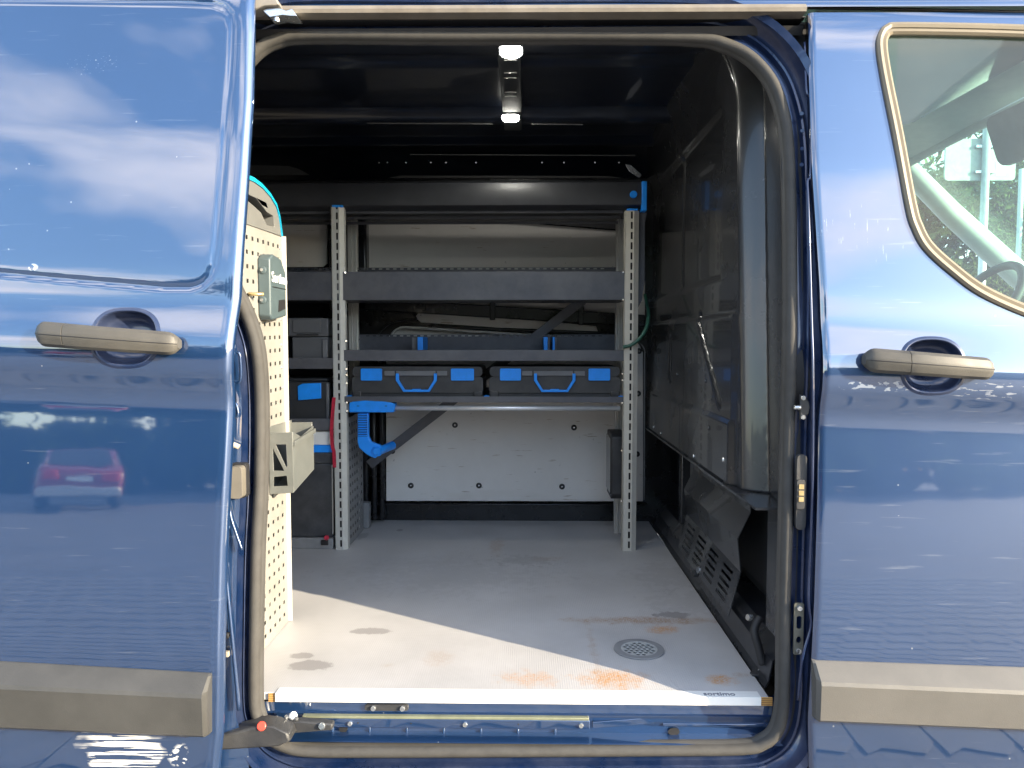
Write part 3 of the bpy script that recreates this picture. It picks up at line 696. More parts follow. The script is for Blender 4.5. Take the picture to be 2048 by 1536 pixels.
# ------------------------------------------------------------------ skins of the doors
def bowl(c, rx, rz, off, par, depth=.034):
    rings = []
    for r, d in ((1.14, -.0004), (1.08, -.0014), (1.04, -.0026), (1.0, -.0016), (.975, .003), (.95, .010), (.88, .020), (.74, .028), (.5, depth), (.2, depth), (.02, depth)):
        rg = []
        for k in range(64):
            a = 2 * math.pi * k / 64; ca, sa = math.cos(a), math.sin(a); e = 2 / 2.5
            x = c.x + rx * r * math.copysign(abs(ca) ** e, ca); z = c.z + rz * r * math.copysign(abs(sa) ** e, sa)
            rg.append((x, Yb(z - F, x) + off + d, z))
        rings.append(rg)
    MB().loft(rings, cap=False).build('handle_bowl', JAMB, par, smooth=True)  # body-coloured bowl in darker jamb paint, so its shade sits in the colour
def in_cup(x, z, c, rx, rz): return (abs((x - c.x) / rx) ** 2.5 + abs((z - c.z) / rz) ** 2.5) < 1.0
def cup(x, z, c, rx, rz, depth):
    r = (abs((x - c.x) / rx) ** 2.4 + abs((z - c.z) / rz) ** 2.4) ** (1 / 2.4)
    return depth * (1 - r ** 5) ** .8 if r < 1 else (-.0016 * max(0, 1 - (r - 1) / .12))
def seg_dist(P, x, z):
    """distance to a closed polygon and inside flag"""
    n = len(P); d = 9; ins = False
    for i in range(n):
        (xa, za), (xb, zb) = P[i], P[(i + 1) % n]
        dx, dz = xb - xa, zb - za; t = max(0, min(1, ((x - xa) * dx + (z - za) * dz) / (dx * dx + dz * dz + 1e-12)))
        d = min(d, math.hypot(x - xa - t * dx, z - za - t * dz))
        if (za > z) != (zb > z) and x < (xb - xa) * (z - za) / (zb - za) + xa: ins = not ins
    return d, ins

p_scr = onskin(250, 1500, SD)
PAINT_SD = paint_mat('navy_paint_scraped', scrapes=[(p_scr.x, p_scr.z - .004, .10, .040, (4, 1, 120), .50, (.78, .76, .70), .9), (onskin(355, 1510, SD).x, p_scr.z - .012, .028, .03, (30, 1, 60), .52, (.8, .8, .76), .7), (onskin(65, 534, SD).x, onskin(65, 534, SD).z, .012, .008, (40, 1, 40), .45, (.5, .55, .6), .8), (onskin(185, 130, SD).x, onskin(185, 130, SD).z, .040, .016, (90, 1, 200), .66, (.4, .45, .5), .5)])
PAINT_CD = paint_mat('navy_paint_scuffed', scrapes=[(onskin(1720, 480, 0).x, onskin(1720, 470, 0).z, .085, .045, (190, 1, 14), .66, (.5, .56, .64), .4), (onskin(1990, 790, 0).x, onskin(1990, 782, 0).z, .085, .013, (18, 1, 110), .58, (.5, .53, .56), .4), (onskin(1740, 775, 0).x, onskin(1740, 772, 0).z, .08, .010, (30, 1, 60), .55, (.5, .56, .62), .4)])

# --- sliding door
hc = onskin(250, 676, SD); hrx = abs(onskin(312, 676, SD).x - hc.x); hrz = abs(onskin(250, 730, SD).z - hc.z)
pp = [onskin(a, b, SD) for a, b in ((-1500, -10), (350, 2), (425, 5), (448, 13), (461, 28), (466, 55), (464, 110), (453, 250), (441, 390), (431, 500), (426, 530), (417, 553), (402, 568), (380, 575), (330, 575), (150, 560), (0, 546), (-1500, 500))]
pressP = [(p.x, p.z) for p in pp]
sdz = np.concatenate([np.arange(-.20, .55, .012), np.arange(.55, .80, .004), np.arange(.80, 1.425, .0045)])
sdx = np.concatenate([np.linspace(-1.62, -1.0, 14), np.arange(-.985, -.60, .0045)])
tail = np.array([0, .2, .4, .6, .8])
NX = len(sdx) + 12
def sd_pt(i, j):
    zr = sdz[j]; xe = interp(edge_sd_w, zr); X0 = sdx[-1]
    if i < len(sdx): x = sdx[i] + (xe + .53) * max(0, (sdx[i] + .75) / .15 if sdx[i] > -.75 else 0) * 0
    else: x = lerp(X0, xe, (i - len(sdx) + 1) / 12)
    z = F + zr; y = Yb(zr, x) + SD
    if zr > .72:
        d, ins = seg_dist(pressP, x, z)
        y += .0048 * math.exp(-(d / .0042) ** 2) + (.0015 if ins else 0) * min(1, d / .006)
    e = xe - x
    if e < .020: y += .0105 * (1 - e / .020) ** 2.2 - .003 * math.exp(-((e - .006) / .004) ** 2)
    return (x, y, z)
def sd_keep(i, j):
    if i >= len(sdx) - 1: return True
    return not any(in_cup(sdx[i + a], F + sdz[j + b], hc, hrx, hrz) for a in (0, 1) for b in (0, 1))
sdoor = MB().grid(sd_pt, NX, len(sdz), keep=sd_keep).build('sliding_door', PAINT_SD, van, smooth=True, fix=False)
bowl(hc, hrx, hrz, SD, sdoor)
# rolled front edge and inner skin
def ed_pt(i, j):
    zr = sdz[j]; xe = interp(edge_sd_w, zr); y = Yb(zr, xe) + SD + .0105
    q = ((0, 0), (.003, .004), (.002, .010), (-.004, .013), (-.002, .020), (-.012, .032), (-.05, .036))[i]
    return (xe + q[0], y + q[1], F + zr)
MB().grid(ed_pt, 7, len(sdz)).build('door_edge', PAINT, sdoor, smooth=True)
def handle(door, pxa, pya, pxb, pyb, split, off, par, hh=22):
    rings = []; A, B = onskin(pxa, pya, off), onskin(pxb, pyb, off); L = (B - A).length
    for k in range(33):
        t = .5 - .5 * math.cos(math.pi * k / 32); p = A.lerp(B, t)
        end = min(t, 1 - t) * L
        r = 1.0 if end > .022 else max(.12, 1 - (1 - end / .022) ** 2.6) ** (1 / 2.6)
        h = .0235 * r * (1 - .10 * t)
        base = Yb(p.z - F, p.x) + off
        stand = .030 + .016 * math.sin(math.pi * min(1, max(0, t)))
        inner = -.004 if (end < .05) else -.004 - .02 * min(1, (end - .05) / .03)
        inner = -.002 if t < split else inner
        yo = base - stand * (.55 + .45 * r); yi = base + inner
        z0 = p.z - h; z1 = p.z + h
        bulge = .0
        ring = [(p.x, yi, z0 + h * .3), (p.x, lerp(yi, yo, .6), z0), (p.x, lerp(yi, yo, .9), z0 + h * .25), (p.x, yo, z0 + h * .7), (p.x, yo - .0015, z0 + h), (p.x, yo, z0 + h * 1.3), (p.x, lerp(yi, yo, .9), z1 - h * .25), (p.x, lerp(yi, yo, .6), z1), (p.x, yi, z1 - h * .3)]
        rings.append(ring)
    k = int(round(32 * math.acos(1 - 2 * split) / math.pi))
    h1 = MB().loft(rings[:k + 1]).build('door_handle', HANDLE, par, smooth='auto')
    sh = [[(x + .0012, y, z) for x, y, z in rings[k]]] + rings[k + 1:]
    h2 = MB().loft(sh).build('handle_grip', HANDLE, par, smooth='auto')
    MB().tube([(r_[4][0], r_[4][1] - .0001, r_[4][2]) for r_ in rings[1:-1]], .0007, 5).build('handle_seam', BLACK, par)
    for o in (h1, h2):
        q = o.modifiers.new('b', 'BEVEL'); q.width = .0015; q.segments = 2; q.limit_method = 'ANGLE'; q.angle_limit = R(30)
handle(sdoor, 86, 667, 366, 688, .22, SD, sdoor)
def molding(pa, pb, ends, off, par, m, npts=24):
    (ax, at0, ac0, ab0), (bx, at1, ac1, ab1) = pa, pb
    rings = []
    L_ = abs(bx - ax); ts = [0, 5 / L_] + [lerp(8 / L_, 1 - 8 / L_, k / npts) for k in range(npts + 1)] + [1 - 5 / L_, 1]
    for t in ts:
        px = lerp(ax, bx, t)
        T, C_, Bt = (onskin(px, lerp(u, v, t), off) for u, v in ((at0, at1), (ac0, ac1), (ab0, ab1)))
        e = 1.0
        if ends[1] and t == 1: e = .6
        if ends[0] and t == 0: e = .6
        y0 = T.y; y1 = C_.y; y2 = Bt.y
        rings.append([(T.x, y0 + .004, T.z), (T.x, y0 - .003 * e, T.z - .001), (T.x, y0 - .008 * e, lerp(T.z, C_.z, .15)), (C_.x, y1 - .034 * e, lerp(T.z, C_.z, .93)), (C_.x, y1 - .0365 * e, lerp(C_.z, Bt.z, .06)), (Bt.x, y2 - .0300 * e, lerp(C_.z, Bt.z, .93)), (Bt.x, y2 - .024 * e, Bt.z + .0005), (Bt.x, y2 + .004, Bt.z - .001)])
    o = MB().loft(rings).build('side_moulding', m, par, smooth='auto')
    o.data.set_sharp_from_angle(angle=R(13)); return o
TRIM_L = mat('dim_grey_trim_plastic', (.046, .0455, .043), rough=.40, var=.06, vscale=12, spec=.5, bump=.15, bscale=500, dust=.06)  # darker copy for the left moulding, its weaker light put into the colour
mo = molding((-900, 1270, 1312, 1405), (424, 1345, 1374, 1462), (0, 1), SD, sdoor, TRIM_L)
# bottom front of the sliding door: roller arm running into the rail
a = [at(x_, y_, -.07) for x_, y_ in ((432, 1462), (470, 1452), (530, 1436), (560, 1440), (585, 1452), (590, 1468), (566, 1478), (440, 1486))]
ra = MB().prism([(p.x, p.z) for p in a], XZ, -.10, -.055).build('roller_arm', PLASTIC, sdoor, bevel=.004)
a = [at(x_, y_, -.05) for x_, y_ in ((560, 1446), (600, 1440), (666, 1446), (666, 1458), (590, 1464), (560, 1470))]
MB().prism([(p.x, p.z) for p in a], XZ, -.055, -.035).build('roller_carriage', PLASTIC, sdoor, bevel=.003)
p = at(522, 1454, -.102); MB().disc((p.x, -.0985, p.z), (0, -1, .5), .009, .003, 18).build('red_cap', mat('red_cap', (.55, .05, .03), rough=.4), sdoor)
p = at(643, 1454, -.06); MB().disc((p.x, -.056, p.z), (0, -1, .3), .007, .005, 14).build('roller_bolt', STEEL, sdoor)
p = at(585, 1437, -.06); MB().disc((p.x - .003, -.05, p.z), (.6, -.6, .6), .008, .008, 12).build('roller', WHITE, sdoor)
for px, py in ((553, 1440), (572, 1438), (592, 1441)):
    p = at(px, py, -.06); MB().disc((p.x, -.056, p.z), (0, -.5, 1), .004, .006, 8).build('roller_rivet', STEEL, sdoor)
# upper roller bracket
a = [at(x_, y_, .03) for x_, y_ in ((496, 8), (560, 6), (568, 22), (540, 24), (522, 32), (497, 34))]
ub = MB().prism([(p.x, p.z) for p in a], XZ, .0, .035).build('upper_bracket', mat('dusty_bracket', (.20, .18, .15), rough=.55, metal=.2, dust=.3), sdoor, bevel=.002)
a = [at(x_, y_, .03) for x_, y_ in ((530, 28), (560, 22), (578, 30), (590, 26), (600, 40), (586, 40), (570, 38), (545, 42))]
MB().prism([(p.x, p.z) for p in a], XZ, .01, .05).build('upper_roller_arm', STEEL, sdoor, bevel=.002)
p = at(556, 30, .03); MB().disc((p.x, .02, p.z - .018), (0, 0, 1), .0065, .03, 10).build('upper_bolt', STEEL, sdoor)
a0, a1, b0, b1 = rect(590, 17, 606, 26, .05); MB().box(a0, a1, .045, .06, b0, b1).build('upper_roller', PLASTIC, sdoor, bevel=.001)

# --- cab door with window
wpx = [(1792, 48), (1900, 49), (2048, 53), (2330, 66), (2420, 90), (2720, 420), (2740, 600), (2700, 655), (2420, 672), (2220, 664), (2120, 650), (2048, 630), (1960, 590), (1900, 546), (1850, 500), (1826, 458), (1812, 410), (1786, 270), (1762, 150), (1754, 90), (1760, 64), (1772, 52)]
wl_ = catmull([onskin(a, b, 0) for a, b in wpx], 5, loop=True)
WP = [(p.x, p.z) for p in wl_]
hc2 = onskin(1866, 732, 0); h2x = abs(onskin(1925, 732, 0).x - hc2.x); h2z = abs(onskin(1866, 784, 0).z - hc2.z)
cdx = np.concatenate([np.linspace(0, 1, 14) * .06, .06 + np.arange(.005, .40, .005), .46 + np.linspace(.02, .80, 40)])
cdz = np.concatenate([np.arange(-.24, .55, .014), np.arange(.55, .80, .005), np.arange(.80, 1.400, .008)])
ctop = lambda x: at(1050, 13, .045).z - F - .028 * (x - .55)
def cd_pt(i, j):
    zr = cdz[j]; xe = interp(edge_cd_w, zr); x = xe + cdx[i]
    zr = min(zr, ctop(x)); z = F + zr
    y = Yb(zr, x)
    e = cdx[i]
    if e < .008: y += .006 * (1 - e / .008) ** 2
    t = F + ctop(x) - z
    if t < .012: y += .005 * (1 - t / .012) ** 2
    return (x, y, z)
_pts = {}
def cd_keep(i, j):
    P = [cd_pt(i + a, j + b) for a, b in ((0, 0), (1, 0), (1, 1), (0, 1))]
    if any(in_cup(p[0], p[2], hc2, h2x, h2z) for p in P): return False
    return not all(seg_dist(WP, p[0], p[2])[1] for p in P)
cdoor = MB().grid(cd_pt, len(cdx), len(cdz), keep=cd_keep).build('cab_door', PAINT_CD, van, smooth=True, fix=False)
def cde(i, j):
    zr = cdz[j]; xe = interp(edge_cd_w, zr); zr = min(zr, ctop(xe)); q = ((0, .006), (.001, .012), (.004, .03), (.03, .034))[i]
    return (xe + q[0], Yb(zr, xe) + q[1], F + zr)
MB().grid(cde, 4, len(cdz)).build('door_edge', INNER, cdoor, smooth=True)
MB().grid(lambda i, j: (interp(edge_cd_w, cdz[j]) + (-.045, .03)[i], Yb(min(cdz[j], 1.38), .56) + (.052, .050)[i], F + cdz[j]), 2, len(cdz)).build('pillar_backing', BLACK, van)
MWL = len(wl_); wcx = sum(p.x for p in wl_) / MWL; wcz = sum(p.z for p in wl_) / MWL
rings = []
for i, p in enumerate(wl_):
    t = wl_[(i + 1) % MWL] - wl_[i - 1]; n_ = Vector((t.z, 0, -t.x)).normalized()
    if seg_dist(WP, p.x + n_.x * .004, p.z + n_.z * .004)[1]: n_ = -n_
    rg = []
    for o_, dy in ((.003, .004), (.002, -.005), (-.003, -.008), (-.009, -.0065), (-.010, -.004), (-.016, -.005), (-.021, -.001), (-.022, .016)):
        rg.append((p.x + n_.x * o_, p.y + dy, p.z + n_.z * o_))
    rings.append(rg)
MB().loft(rings, closed=False, loop=True).build('window_frame', mat('window_rubber', (.165, .14, .10), rough=.5, var=.08, vscale=15, spec=.4), cdoor, smooth='auto')
gx = np.linspace(min(p.x for p in wl_), max(p.x for p in wl_), 60); gz = np.linspace(min(p.z for p in wl_), max(p.z for p in wl_), 50)
def gk(i, j): return any(seg_dist(WP, gx[i + a], gz[j + b])[1] for a in (0, 1) for b in (0, 1))
MB().grid(lambda i, j: (gx[i], Yb(gz[j] - F, gx[i]) + .012, gz[j]), 60, 50, keep=gk).build('window_glass', GLASS, cdoor, smooth=True, fix=False)
bowl(hc2, h2x, h2z, 0, cdoor)
handle(cdoor, 1722, 719, 1975, 738, .29, 0, cdoor)
molding((1624, 1319, 1350, 1431), (2560, 1351, 1391, 1471), (1, 0), 0, cdoor, TRIM)
# door skin below the moulding carries on down; roof seam over the door
MB().tube([(x, Yb(ctop(x), x) + .012, F + ctop(x) + .004) for x in np.linspace(.57, 1.5, 30)], .0035, 6).build('roof_seam', BLACK, van, smooth=True)

# front wing, bonnet and wheel ahead of the door
wgx = np.linspace(1.36, 2.85, 76); wgz = np.linspace(-.42, .78, 66)
def wing_pt(i, j):
    x, zr = wgx[i], wgz[j]; zt = .80 - .32 * max(0, (x - 1.9) / .95) ** 1.5; zr = min(zr, zt)
    return (x, Yb(zr, min(x, 1.6)) + .012 + .30 * max(0, (x - 2.3) / .55) ** 2.4, F + zr)
def wing_keep(i, j):
    x, _, z = wing_pt(i, j); return math.hypot(x - 2.16, z - .33) > .385
MB().grid(wing_pt, 76, 66, keep=wing_keep).build('front_wing', PAINT, van, smooth=True)
MB().grid(lambda i, j: (lerp(1.95, 2.85, i / 20), lerp(.0 + .30 * max(0, (lerp(1.95, 2.85, i / 20) - 2.3) / .55) ** 2.4, 1.64, j / 12), F + .80 - .32 * max(0, (lerp(1.95, 2.85, i / 20) - 1.9) / .95) ** 1.5 + .05 * math.sin(math.pi * j / 12)), 21, 13).build('bonnet', PAINT, van, smooth=True)
wh_ = MB().disc((2.16, .17, .33), (0, -1, 0), .33, .21, 40, .30).build('front_wheel', BLACK, van)
MB().disc((2.16, -.041, .33), (0, -1, 0), .205, .012, 32, .17).build('wheel_rim', STEEL, wh_)

# ------------------------------------------------------------------ cab interior
MB().grid(lambda i, j: (lerp(.53, 1.54, i / 16), lerp(.10, 1.62, j / 16), F + 1.43 + .05 * math.sin(math.pi * j / 16) + .03 * math.sin(math.pi * i / 16)), 17, 17).build('headliner', HEAD, van, smooth=True)
MB().tube(catmull([(1.50, .12, F + 1.42), (1.56, .5, F + 1.475), (1.57, .9, F + 1.485), (1.555, 1.35, F + 1.47), (1.52, 1.60, F + 1.44)], 6), .028, 10).build('windscreen_header', HEAD, van, smooth=True)
MB().tube([(1.50, 1.60, F + 1.46), (1.75, 1.65, F + 1.25), (2.06, 1.69, F + 1.00), (2.45, 1.70, F + .72)], [.04, .045, .05, .055], 12).build('windscreen_pillar', CABTRIM, van, smooth=True)
MB().tube([(1.50, .05, F + 1.44), (1.85, .0, F + 1.18), (2.30, -.04, F + .80)], [.03, .03, .035], 10).build('windscreen_pillar', CABTRIM, van, smooth=True)
MB().grid(lambda i, j: (lerp(1.56, 2.42, i / 6), lerp(.06, 1.66, j / 8), F + lerp(1.46, .76, i / 6)), 7, 9).build('windscreen', GLASS, van)
MB().box(1.75, 2.5, .05, 1.68, F + .2, F + .74).build('dashboard', DASH, van, bevel=.06, seg=4)
MB().tube(catmull([(1.62 + .10 * math.sin(R(a)), 1.22 + .185 * math.cos(R(a)), F + .84 + .155 * math.sin(R(a))) for a in range(0, 360, 20)], 3, loop=True), .015, 10, loop=True).build('steering_wheel', DASH, van, smooth=True)
MB().prism(rrect(.20, .95, F + 1.28, F + 1.43, .03), lambda u, v, w: (1.46 + (F + 1.43 - v) * .35 + w, u, v), 0, .02).build('sun_visor', mat('visor_cloth', (.20, .21, .21), rough=.8), van, bevel=.004)
MB().box(.56, 1.65, 1.60, 1.68, F - .05, F + .74).build('far_door', CABTRIM, van, bevel=.02)
MB().box(.66, 1.5, 1.63, 1.64, F + .74, F + 1.44).build('far_window', GLASS, van)
MB().box(.56, .68, 1.58, 1.66, F + .70, F + 1.46).build('far_pillar', CABTRIM, van, bevel=.02)
for yc in (.42, 1.22):
    MB().box(.60, .78, yc - .24, yc + .24, F + .05, F + .80).build('seat_back', DASH, van, bevel=.06, seg=4)
    MB().box(.64, .74, yc - .13, yc + .13, F + .82, F + 1.02).build('headrest', DASH, van, bevel=.04, seg=4)
MB().box(.56, 2.4, .05, 1.62, F - .12, F - .05).build('cab_floor', DASH, van)

# ------------------------------------------------------------------ main shelf rack
RY = 1.06
rack = empty('shelf_rack', (at(680, 1100, RY).x + .45, 1.2, F), 'dark grey shelf rack with slotted grey posts along the far wall of the load space', 'shelf rack')
def post(x, y, z0, z1, w, m, name='post', flip=1, slot=True):
    b = MB(); p = .0342; n = int((z1 - z0) / p); sl = .0034
    # front face left strip, ladder with slots, right chamfer
    for xa, xb in ((-w / 2, -.002 - sl), (-.002 + sl, .006)):
        b.box(x + flip * min(xa, xb) if flip > 0 else x - xb, x + xb if flip > 0 else x - xa, y, y + .002, z0, z1)
    for k in range(n + 1):
        zc = z0 + k * p
        xa, xb = (x - .002 - sl, x - .002 + sl) if flip > 0 else (x + .002 - sl, x + .002 + sl)
        b.box(xa, xb, y + .0002, y + .0018, zc, min(z1, zc + .0105))
    s_ = flip
    b.prism([(x + s_ * .006, y), (x + s_ * w / 2, y + .010), (x + s_ * w / 2, y + .036), (x + s_ * (w / 2 - .002), y + .036), (x + s_ * (w / 2 - .002), y + .011), (x + s_ * .006, y + .002)], XY, z0, z1)
    b.box(x - s_ * w / 2 - .001, x - s_ * w / 2 + .001, y, y + .036, z0, z1)
    o = b.build(name, m, rack)
    MB().box(x - w / 2 + .003, x + w / 2 - .004, y + .014, y + .016, z0, z1).build('post_slot_shade', BLACK, o)  # black sheet added behind the slots to stand for the shade inside the post
    return o
xl, xr = at(679, 760, RY).x, at(1262, 760, RY).x
zt = at(970, 416, RY).z
PL = post(xl, RY, F, at(679, 414, RY).z, .041, POST)
PR = post(xr, RY, F, at(1262, 421, RY).z, .047, mat('cream_post_coating', (.58, .55, .48), rough=.5, metal=.1, var=.06, vscale=20, dust=.15))
for x, z in ((xl, at(679, 413, RY).z), (xr, at(1262, 420, RY).z)):
    MB().box(x - .018, x + .018, RY - .001, RY + .03, z - .002, z + .005).build('post_cap', BLUE, rack, bevel=.001)
# back posts: ribbed aluminium
for px, yb_ in ((706, 1.30), (1241, 1.30)):
    x = at(px, 640, yb_).x; b = MB()
    for k in range(4): b.box(x - .0175 + k * .009, x - .0175 + k * .009 + .007, yb_ - (.004 if k % 2 else 0), yb_ + .03, F, F + 1.19)
    b.box(x - .018, x + .018, yb_ + .004, yb_ + .026, F, F + 1.19)
    b.build('back_post', ALU, rack, bevel=.0012)
def shelf(px0, px1, ptop, pbot, tray=None, y0=RY + .006, depth=.30, name='shelf', m=SHELF, lip=True, back=None):
    x0, x1 = at(px0, (ptop + pbot) / 2, y0).x, at(px1, (ptop + pbot) / 2, y0).x
    zt_, zb = at(1000, ptop, y0).z, at(1000, pbot, y0).z
    b = MB().box(x0, x1, y0, y0 + .0025, zb, zt_)                       # front lip
    fl_ = zb + .004 if tray is None else tray
    b.box(x0, x1, y0 + .0025, y0 + depth, fl_ - .003, fl_)
    b.box(x0, x1, y0 + .0025, y0 + .02, zb, zb + .0025)
    o = b.build(name, m, rack, bevel=.0015)
    if back:
        zk = at(1000, back, y0 + depth).z
        pf = perforated(lambda u, v: (u, y0 + depth, v), x0, x1, fl_, zk, max(6, int((x1 - x0) / .0285)), 1, .012, .0032, .05, 0)
        # slots only near the top edge: a plain sheet below, a slotted band above
        zs_ = zk - .010
        q = MB().grid(lambda i, j: ((x0, x1)[i], y0 + depth, (fl_, zs_)[j]), 2, 2)
        pf = perforated(lambda u, v: (u, y0 + depth, v), x0, x1, zs_, zk, max(6, int((x1 - x0) / .0285)), 1, .013, .0035, .05, .0)
        q.add(pf.v, pf.f); q.build('shelf_back', m, o, solid=.0015)
    return o, x0, x1, fl_
# top long tray with rounded front
x0, x1 = at(380, 390, RY).x, at(1284, 390, RY).x
z0, z1 = at(1000, 416, RY).z, at(1000, 357, RY).z
prof = [(RY + .10, z1 + .0), (RY + .035, z1), (RY + .012, z1 - .012), (RY + .002, lerp(z0, z1, .5)), (RY + .010, z0 + .012), (RY + .028, z0 + .001), (RY + .30, z0), (RY + .30, z0 + .012), (RY + .10, z0 + .014)]
top = MB().loft([[(x, y, z) for y, z in prof] for x in (x0, x1)]).build('top_tray', mat('top_tray_black', (.032, .034, .040), rough=.36, var=.15, vscale=20, bump=.2, bscale=400), rack, smooth='auto')
for k in range(3):
    zz = z0 - .006 - k * .008; MB().box(x0, at(1250, 425, RY).x, RY + .05 + k * .07, RY + .056 + k * .07, zz - .003, zz + .006).build('tray_ridge', SHELF, top, bevel=.001)
a0, a1, b0, b1 = rect(1284, 362, 1294, 421, RY - .005); MB().box(a0, a1, RY - .005, RY + .05, b0, b1).build('end_cap', BLUE, top, bevel=.002)
p = at(1267, 389, RY); MB().disc((p.x, RY + .002, p.z), (0, -1, 0), .0125, .008, 20).build('blue_knob', BLUE, top)
sh2 = shelf(420, 1256, 543, 600, depth=.24, back=535)
sh3 = shelf(668, 1252, 700, 722, depth=.26, back=669)
sh4 = shelf(668, 1252, 793, 805, tray=None, depth=.30)
MB().box(sh4[1], sh4[2], RY + .30, RY + .302, sh4[3], sh4[3] + .03).build('shelf_back', SHELF, sh4[0])
for px, wpx_, ml in ((842, 12, 1), (1091, 9, 0), (1107, 5, 0)):
    p = at(px, 690, RY + .12); w_ = wpx_ * .0017 / 2
    zt_ = at(px, 674, RY + .12).z
    MB().box(p.x - w_ - (.024 if ml else 0), p.x - w_ - .0005 if ml else p.x + w_ + .008, RY + .13, RY + .22, sh3[3], zt_ - .002).build('divider_plate', PLASTIC_MID, sh3[0], bevel=.002)
    MB().box(p.x - w_, p.x + w_, RY + .10, RY + .23, sh3[3], zt_).build('divider_clip', BLUE, sh3[0], bevel=.002)
for px, py in ((716, 679), (1233, 684)):
    p = at(px, py, RY + .25); MB().disc((p.x, RY + .262, p.z), (0, -1, 0), .004, .006, 8).build('shelf_bolt', STEEL, sh3[0])
# left bay
sh5 = shelf(380, 667, 716, 738, depth=.30)
sh6 = shelf(380, 667, 838, 862, depth=.30)
a0, a1, b0, b1 = rect(380, 1076, 666, 1097, RY + .008); MB().box(a0, a1, RY + .008, RY + .30, F + .0005, b1).build('plinth', PERFD, rack, bevel=.002)
# post knuckles (small screws along the inside of the posts)
for x, s_ in ((at(692, 760, RY).x, 1), (at(1246, 760, RY).x, -1)):
    for py in (545, 682, 738, 750, 766, 805, 822) if s_ > 0 else (545, 600, 747, 760, 805, 900, 1000):
        z = at(690, py, RY).z; MB().disc((x, RY + .004, z), (s_ * .5, -1, 0), .0035, .005, 8).build('shelf_screw', STEEL, rack)
# perforated end panel
xe_ = xl + .018
yy0, yy1 = RY + .03, 1.33
pf = perforated(lambda u, v: (xe_, u, v), yy0, yy1, F + .005, at(700, 830, 1.2).z, 6, 14, .018, .013, .012, .012)
pf.build('perforated_panel', PERFD, rack, solid=.0015)
MB().box(xe_ - .014, xe_ - .012, yy0 + .004, yy1, F + .005, at(700, 834, 1.2).z).build('panel_hole_shade', BLACK, rack)  # black sheet added behind the holes, standing for the shaded gap
# diagonal brace behind
bar([(1166, 600), (738, 930)], .036, 1.345, .004, 'diagonal_brace', SHELF, rack, .001)
# gusset plate to the right of the right post
a = [at(x_, y_, RY + .03) for x_, y_ in ((1275, 425), (1294, 425), (1290, 445), (1290, 560), (1284, 600), (1268, 632), (1262, 632), (1270, 425))]
MB().prism([(p.x, p.z) for p in a], XZ, RY + .03, RY + .034).build('gusset_plate', SHELF, rack, bevel=.001)
a = [at(x_, y_, RY + .10) for x_, y_ in ((1250, 328), (1262, 330), (1284, 350), (1278, 356), (1258, 342))]
MB().prism([(p.x, p.z) for p in a], XZ, RY + .10, RY + .104).build('ceiling_bracket', STEEL, rack, bevel=.001)

# ------------------------------------------------------------------ things on the main rack
def tool_case(px0, px1, py0, py1, label, lat, hnd):
    Y = RY + .022; x0, x1, z0, z1 = rect(px0, py0, px1, py1, Y); z0 = sh4[3] + .0005
    c = empty('tool_case', ((x0 + x1) / 2, Y + .15, z0), label, 'tool case', 'flat tool cases on the lower shelf')
    h = z1 - z0
    MB().prism(rrect(x0, x1, z0 + h * .22, z1 - h * .30, .012), XZ, Y + .004, Y + .24).build('case_base', PLASTIC, c, bevel=.004)
    lid = MB().prism(rrect(x0 + .002, x1 - .002, z1 - h * .30, z1, .014), XZ, Y + .003, Y + .24).build('case_lid', PLASTIC, c, bevel=.005)
    MB().box(x0 + .03, x1 - .03, Y + .008, Y + .02, z0 + h * .06, z0 + h * .22).build('lower_edge', PLASTIC, c, bevel=.002)
    for xa, xb in ((x0 + .001, x0 + .034), (x1 - .034, x1 - .001)):
        MB().box(xa, xb, Y + .002, Y + .05, z0, z0 + h * .30).build('corner_foot', PLASTIC, c, bevel=.005)
    for a, b in ((.25, .33), (.34, .64), (.65, .73)):
        MB().box(lerp(x0, x1, a), lerp(x0, x1, b), Y + .0005, Y + .012, z1 - h * .27, z1 - h * .13).build('lid_rib', PLASTIC_MID, lid, bevel=.0015)
    for a, b in lat:
        la, lb = at(a, 748, Y).x, at(b, 748, Y).x
        MB().prism(rrect(la, lb, at(a, 761, Y).z, at(a, 737, Y).z, .004), XZ, Y - .004, Y + .006).build('latch', BLUE, c, bevel=.0015)
    h0, h1 = at(hnd[0], 765, Y).x, at(hnd[1], 765, Y).x; zt_, zb = at(1000, 747, Y).z, at(1000, 784, Y).z; t_ = .0105; k = (zt_ - zb)
    outer = [(h0, zt_), (h0, zt_ - k * .38), (h0 + .026, zb), (h1 - .026, zb), (h1, zt_ - k * .38), (h1, zt_)]
    inner = [(h1 - t_, zt_), (h1 - t_, zt_ - k * .35), (h1 - .031, zb + t_ * .75), (h1 - .055, zb + t_ * .75), (h1 - .057, zb + t_), (h0 + .057, zb + t_), (h0 + .055, zb + t_ * .75), (h0 + .031, zb + t_ * .75), (h0 + t_, zt_ - k * .35), (h0 + t_, zt_)]
    MB().prism(outer + inner, XZ, Y - .006, Y + .005).build('carry_handle', BLUE, c, bevel=.0012)
    return c
tool_case(703, 966, 733, 783, 'flat black tool case with blue latches, next to the left grey post', ((722, 764), (902, 948)), (792, 874))
tool_case(978, 1241, 733, 784, 'flat black tool case with blue latches, next to the cream right post', ((1000, 1042), (1177, 1220)), (1068, 1151))
for px in (697, 973, 1243):
    p = at(px, 778, RY + .012)
    k = MB().box(p.x - .005, p.x + .005, RY + .012, RY + .05, sh4[3], sh4[3] + .012).box(p.x - .009, p.x + .009, RY + .012, RY + .05, sh4[3] + .012, sh4[3] + .018).build('case_stop', BLUE, sh4[0], bevel=.001)

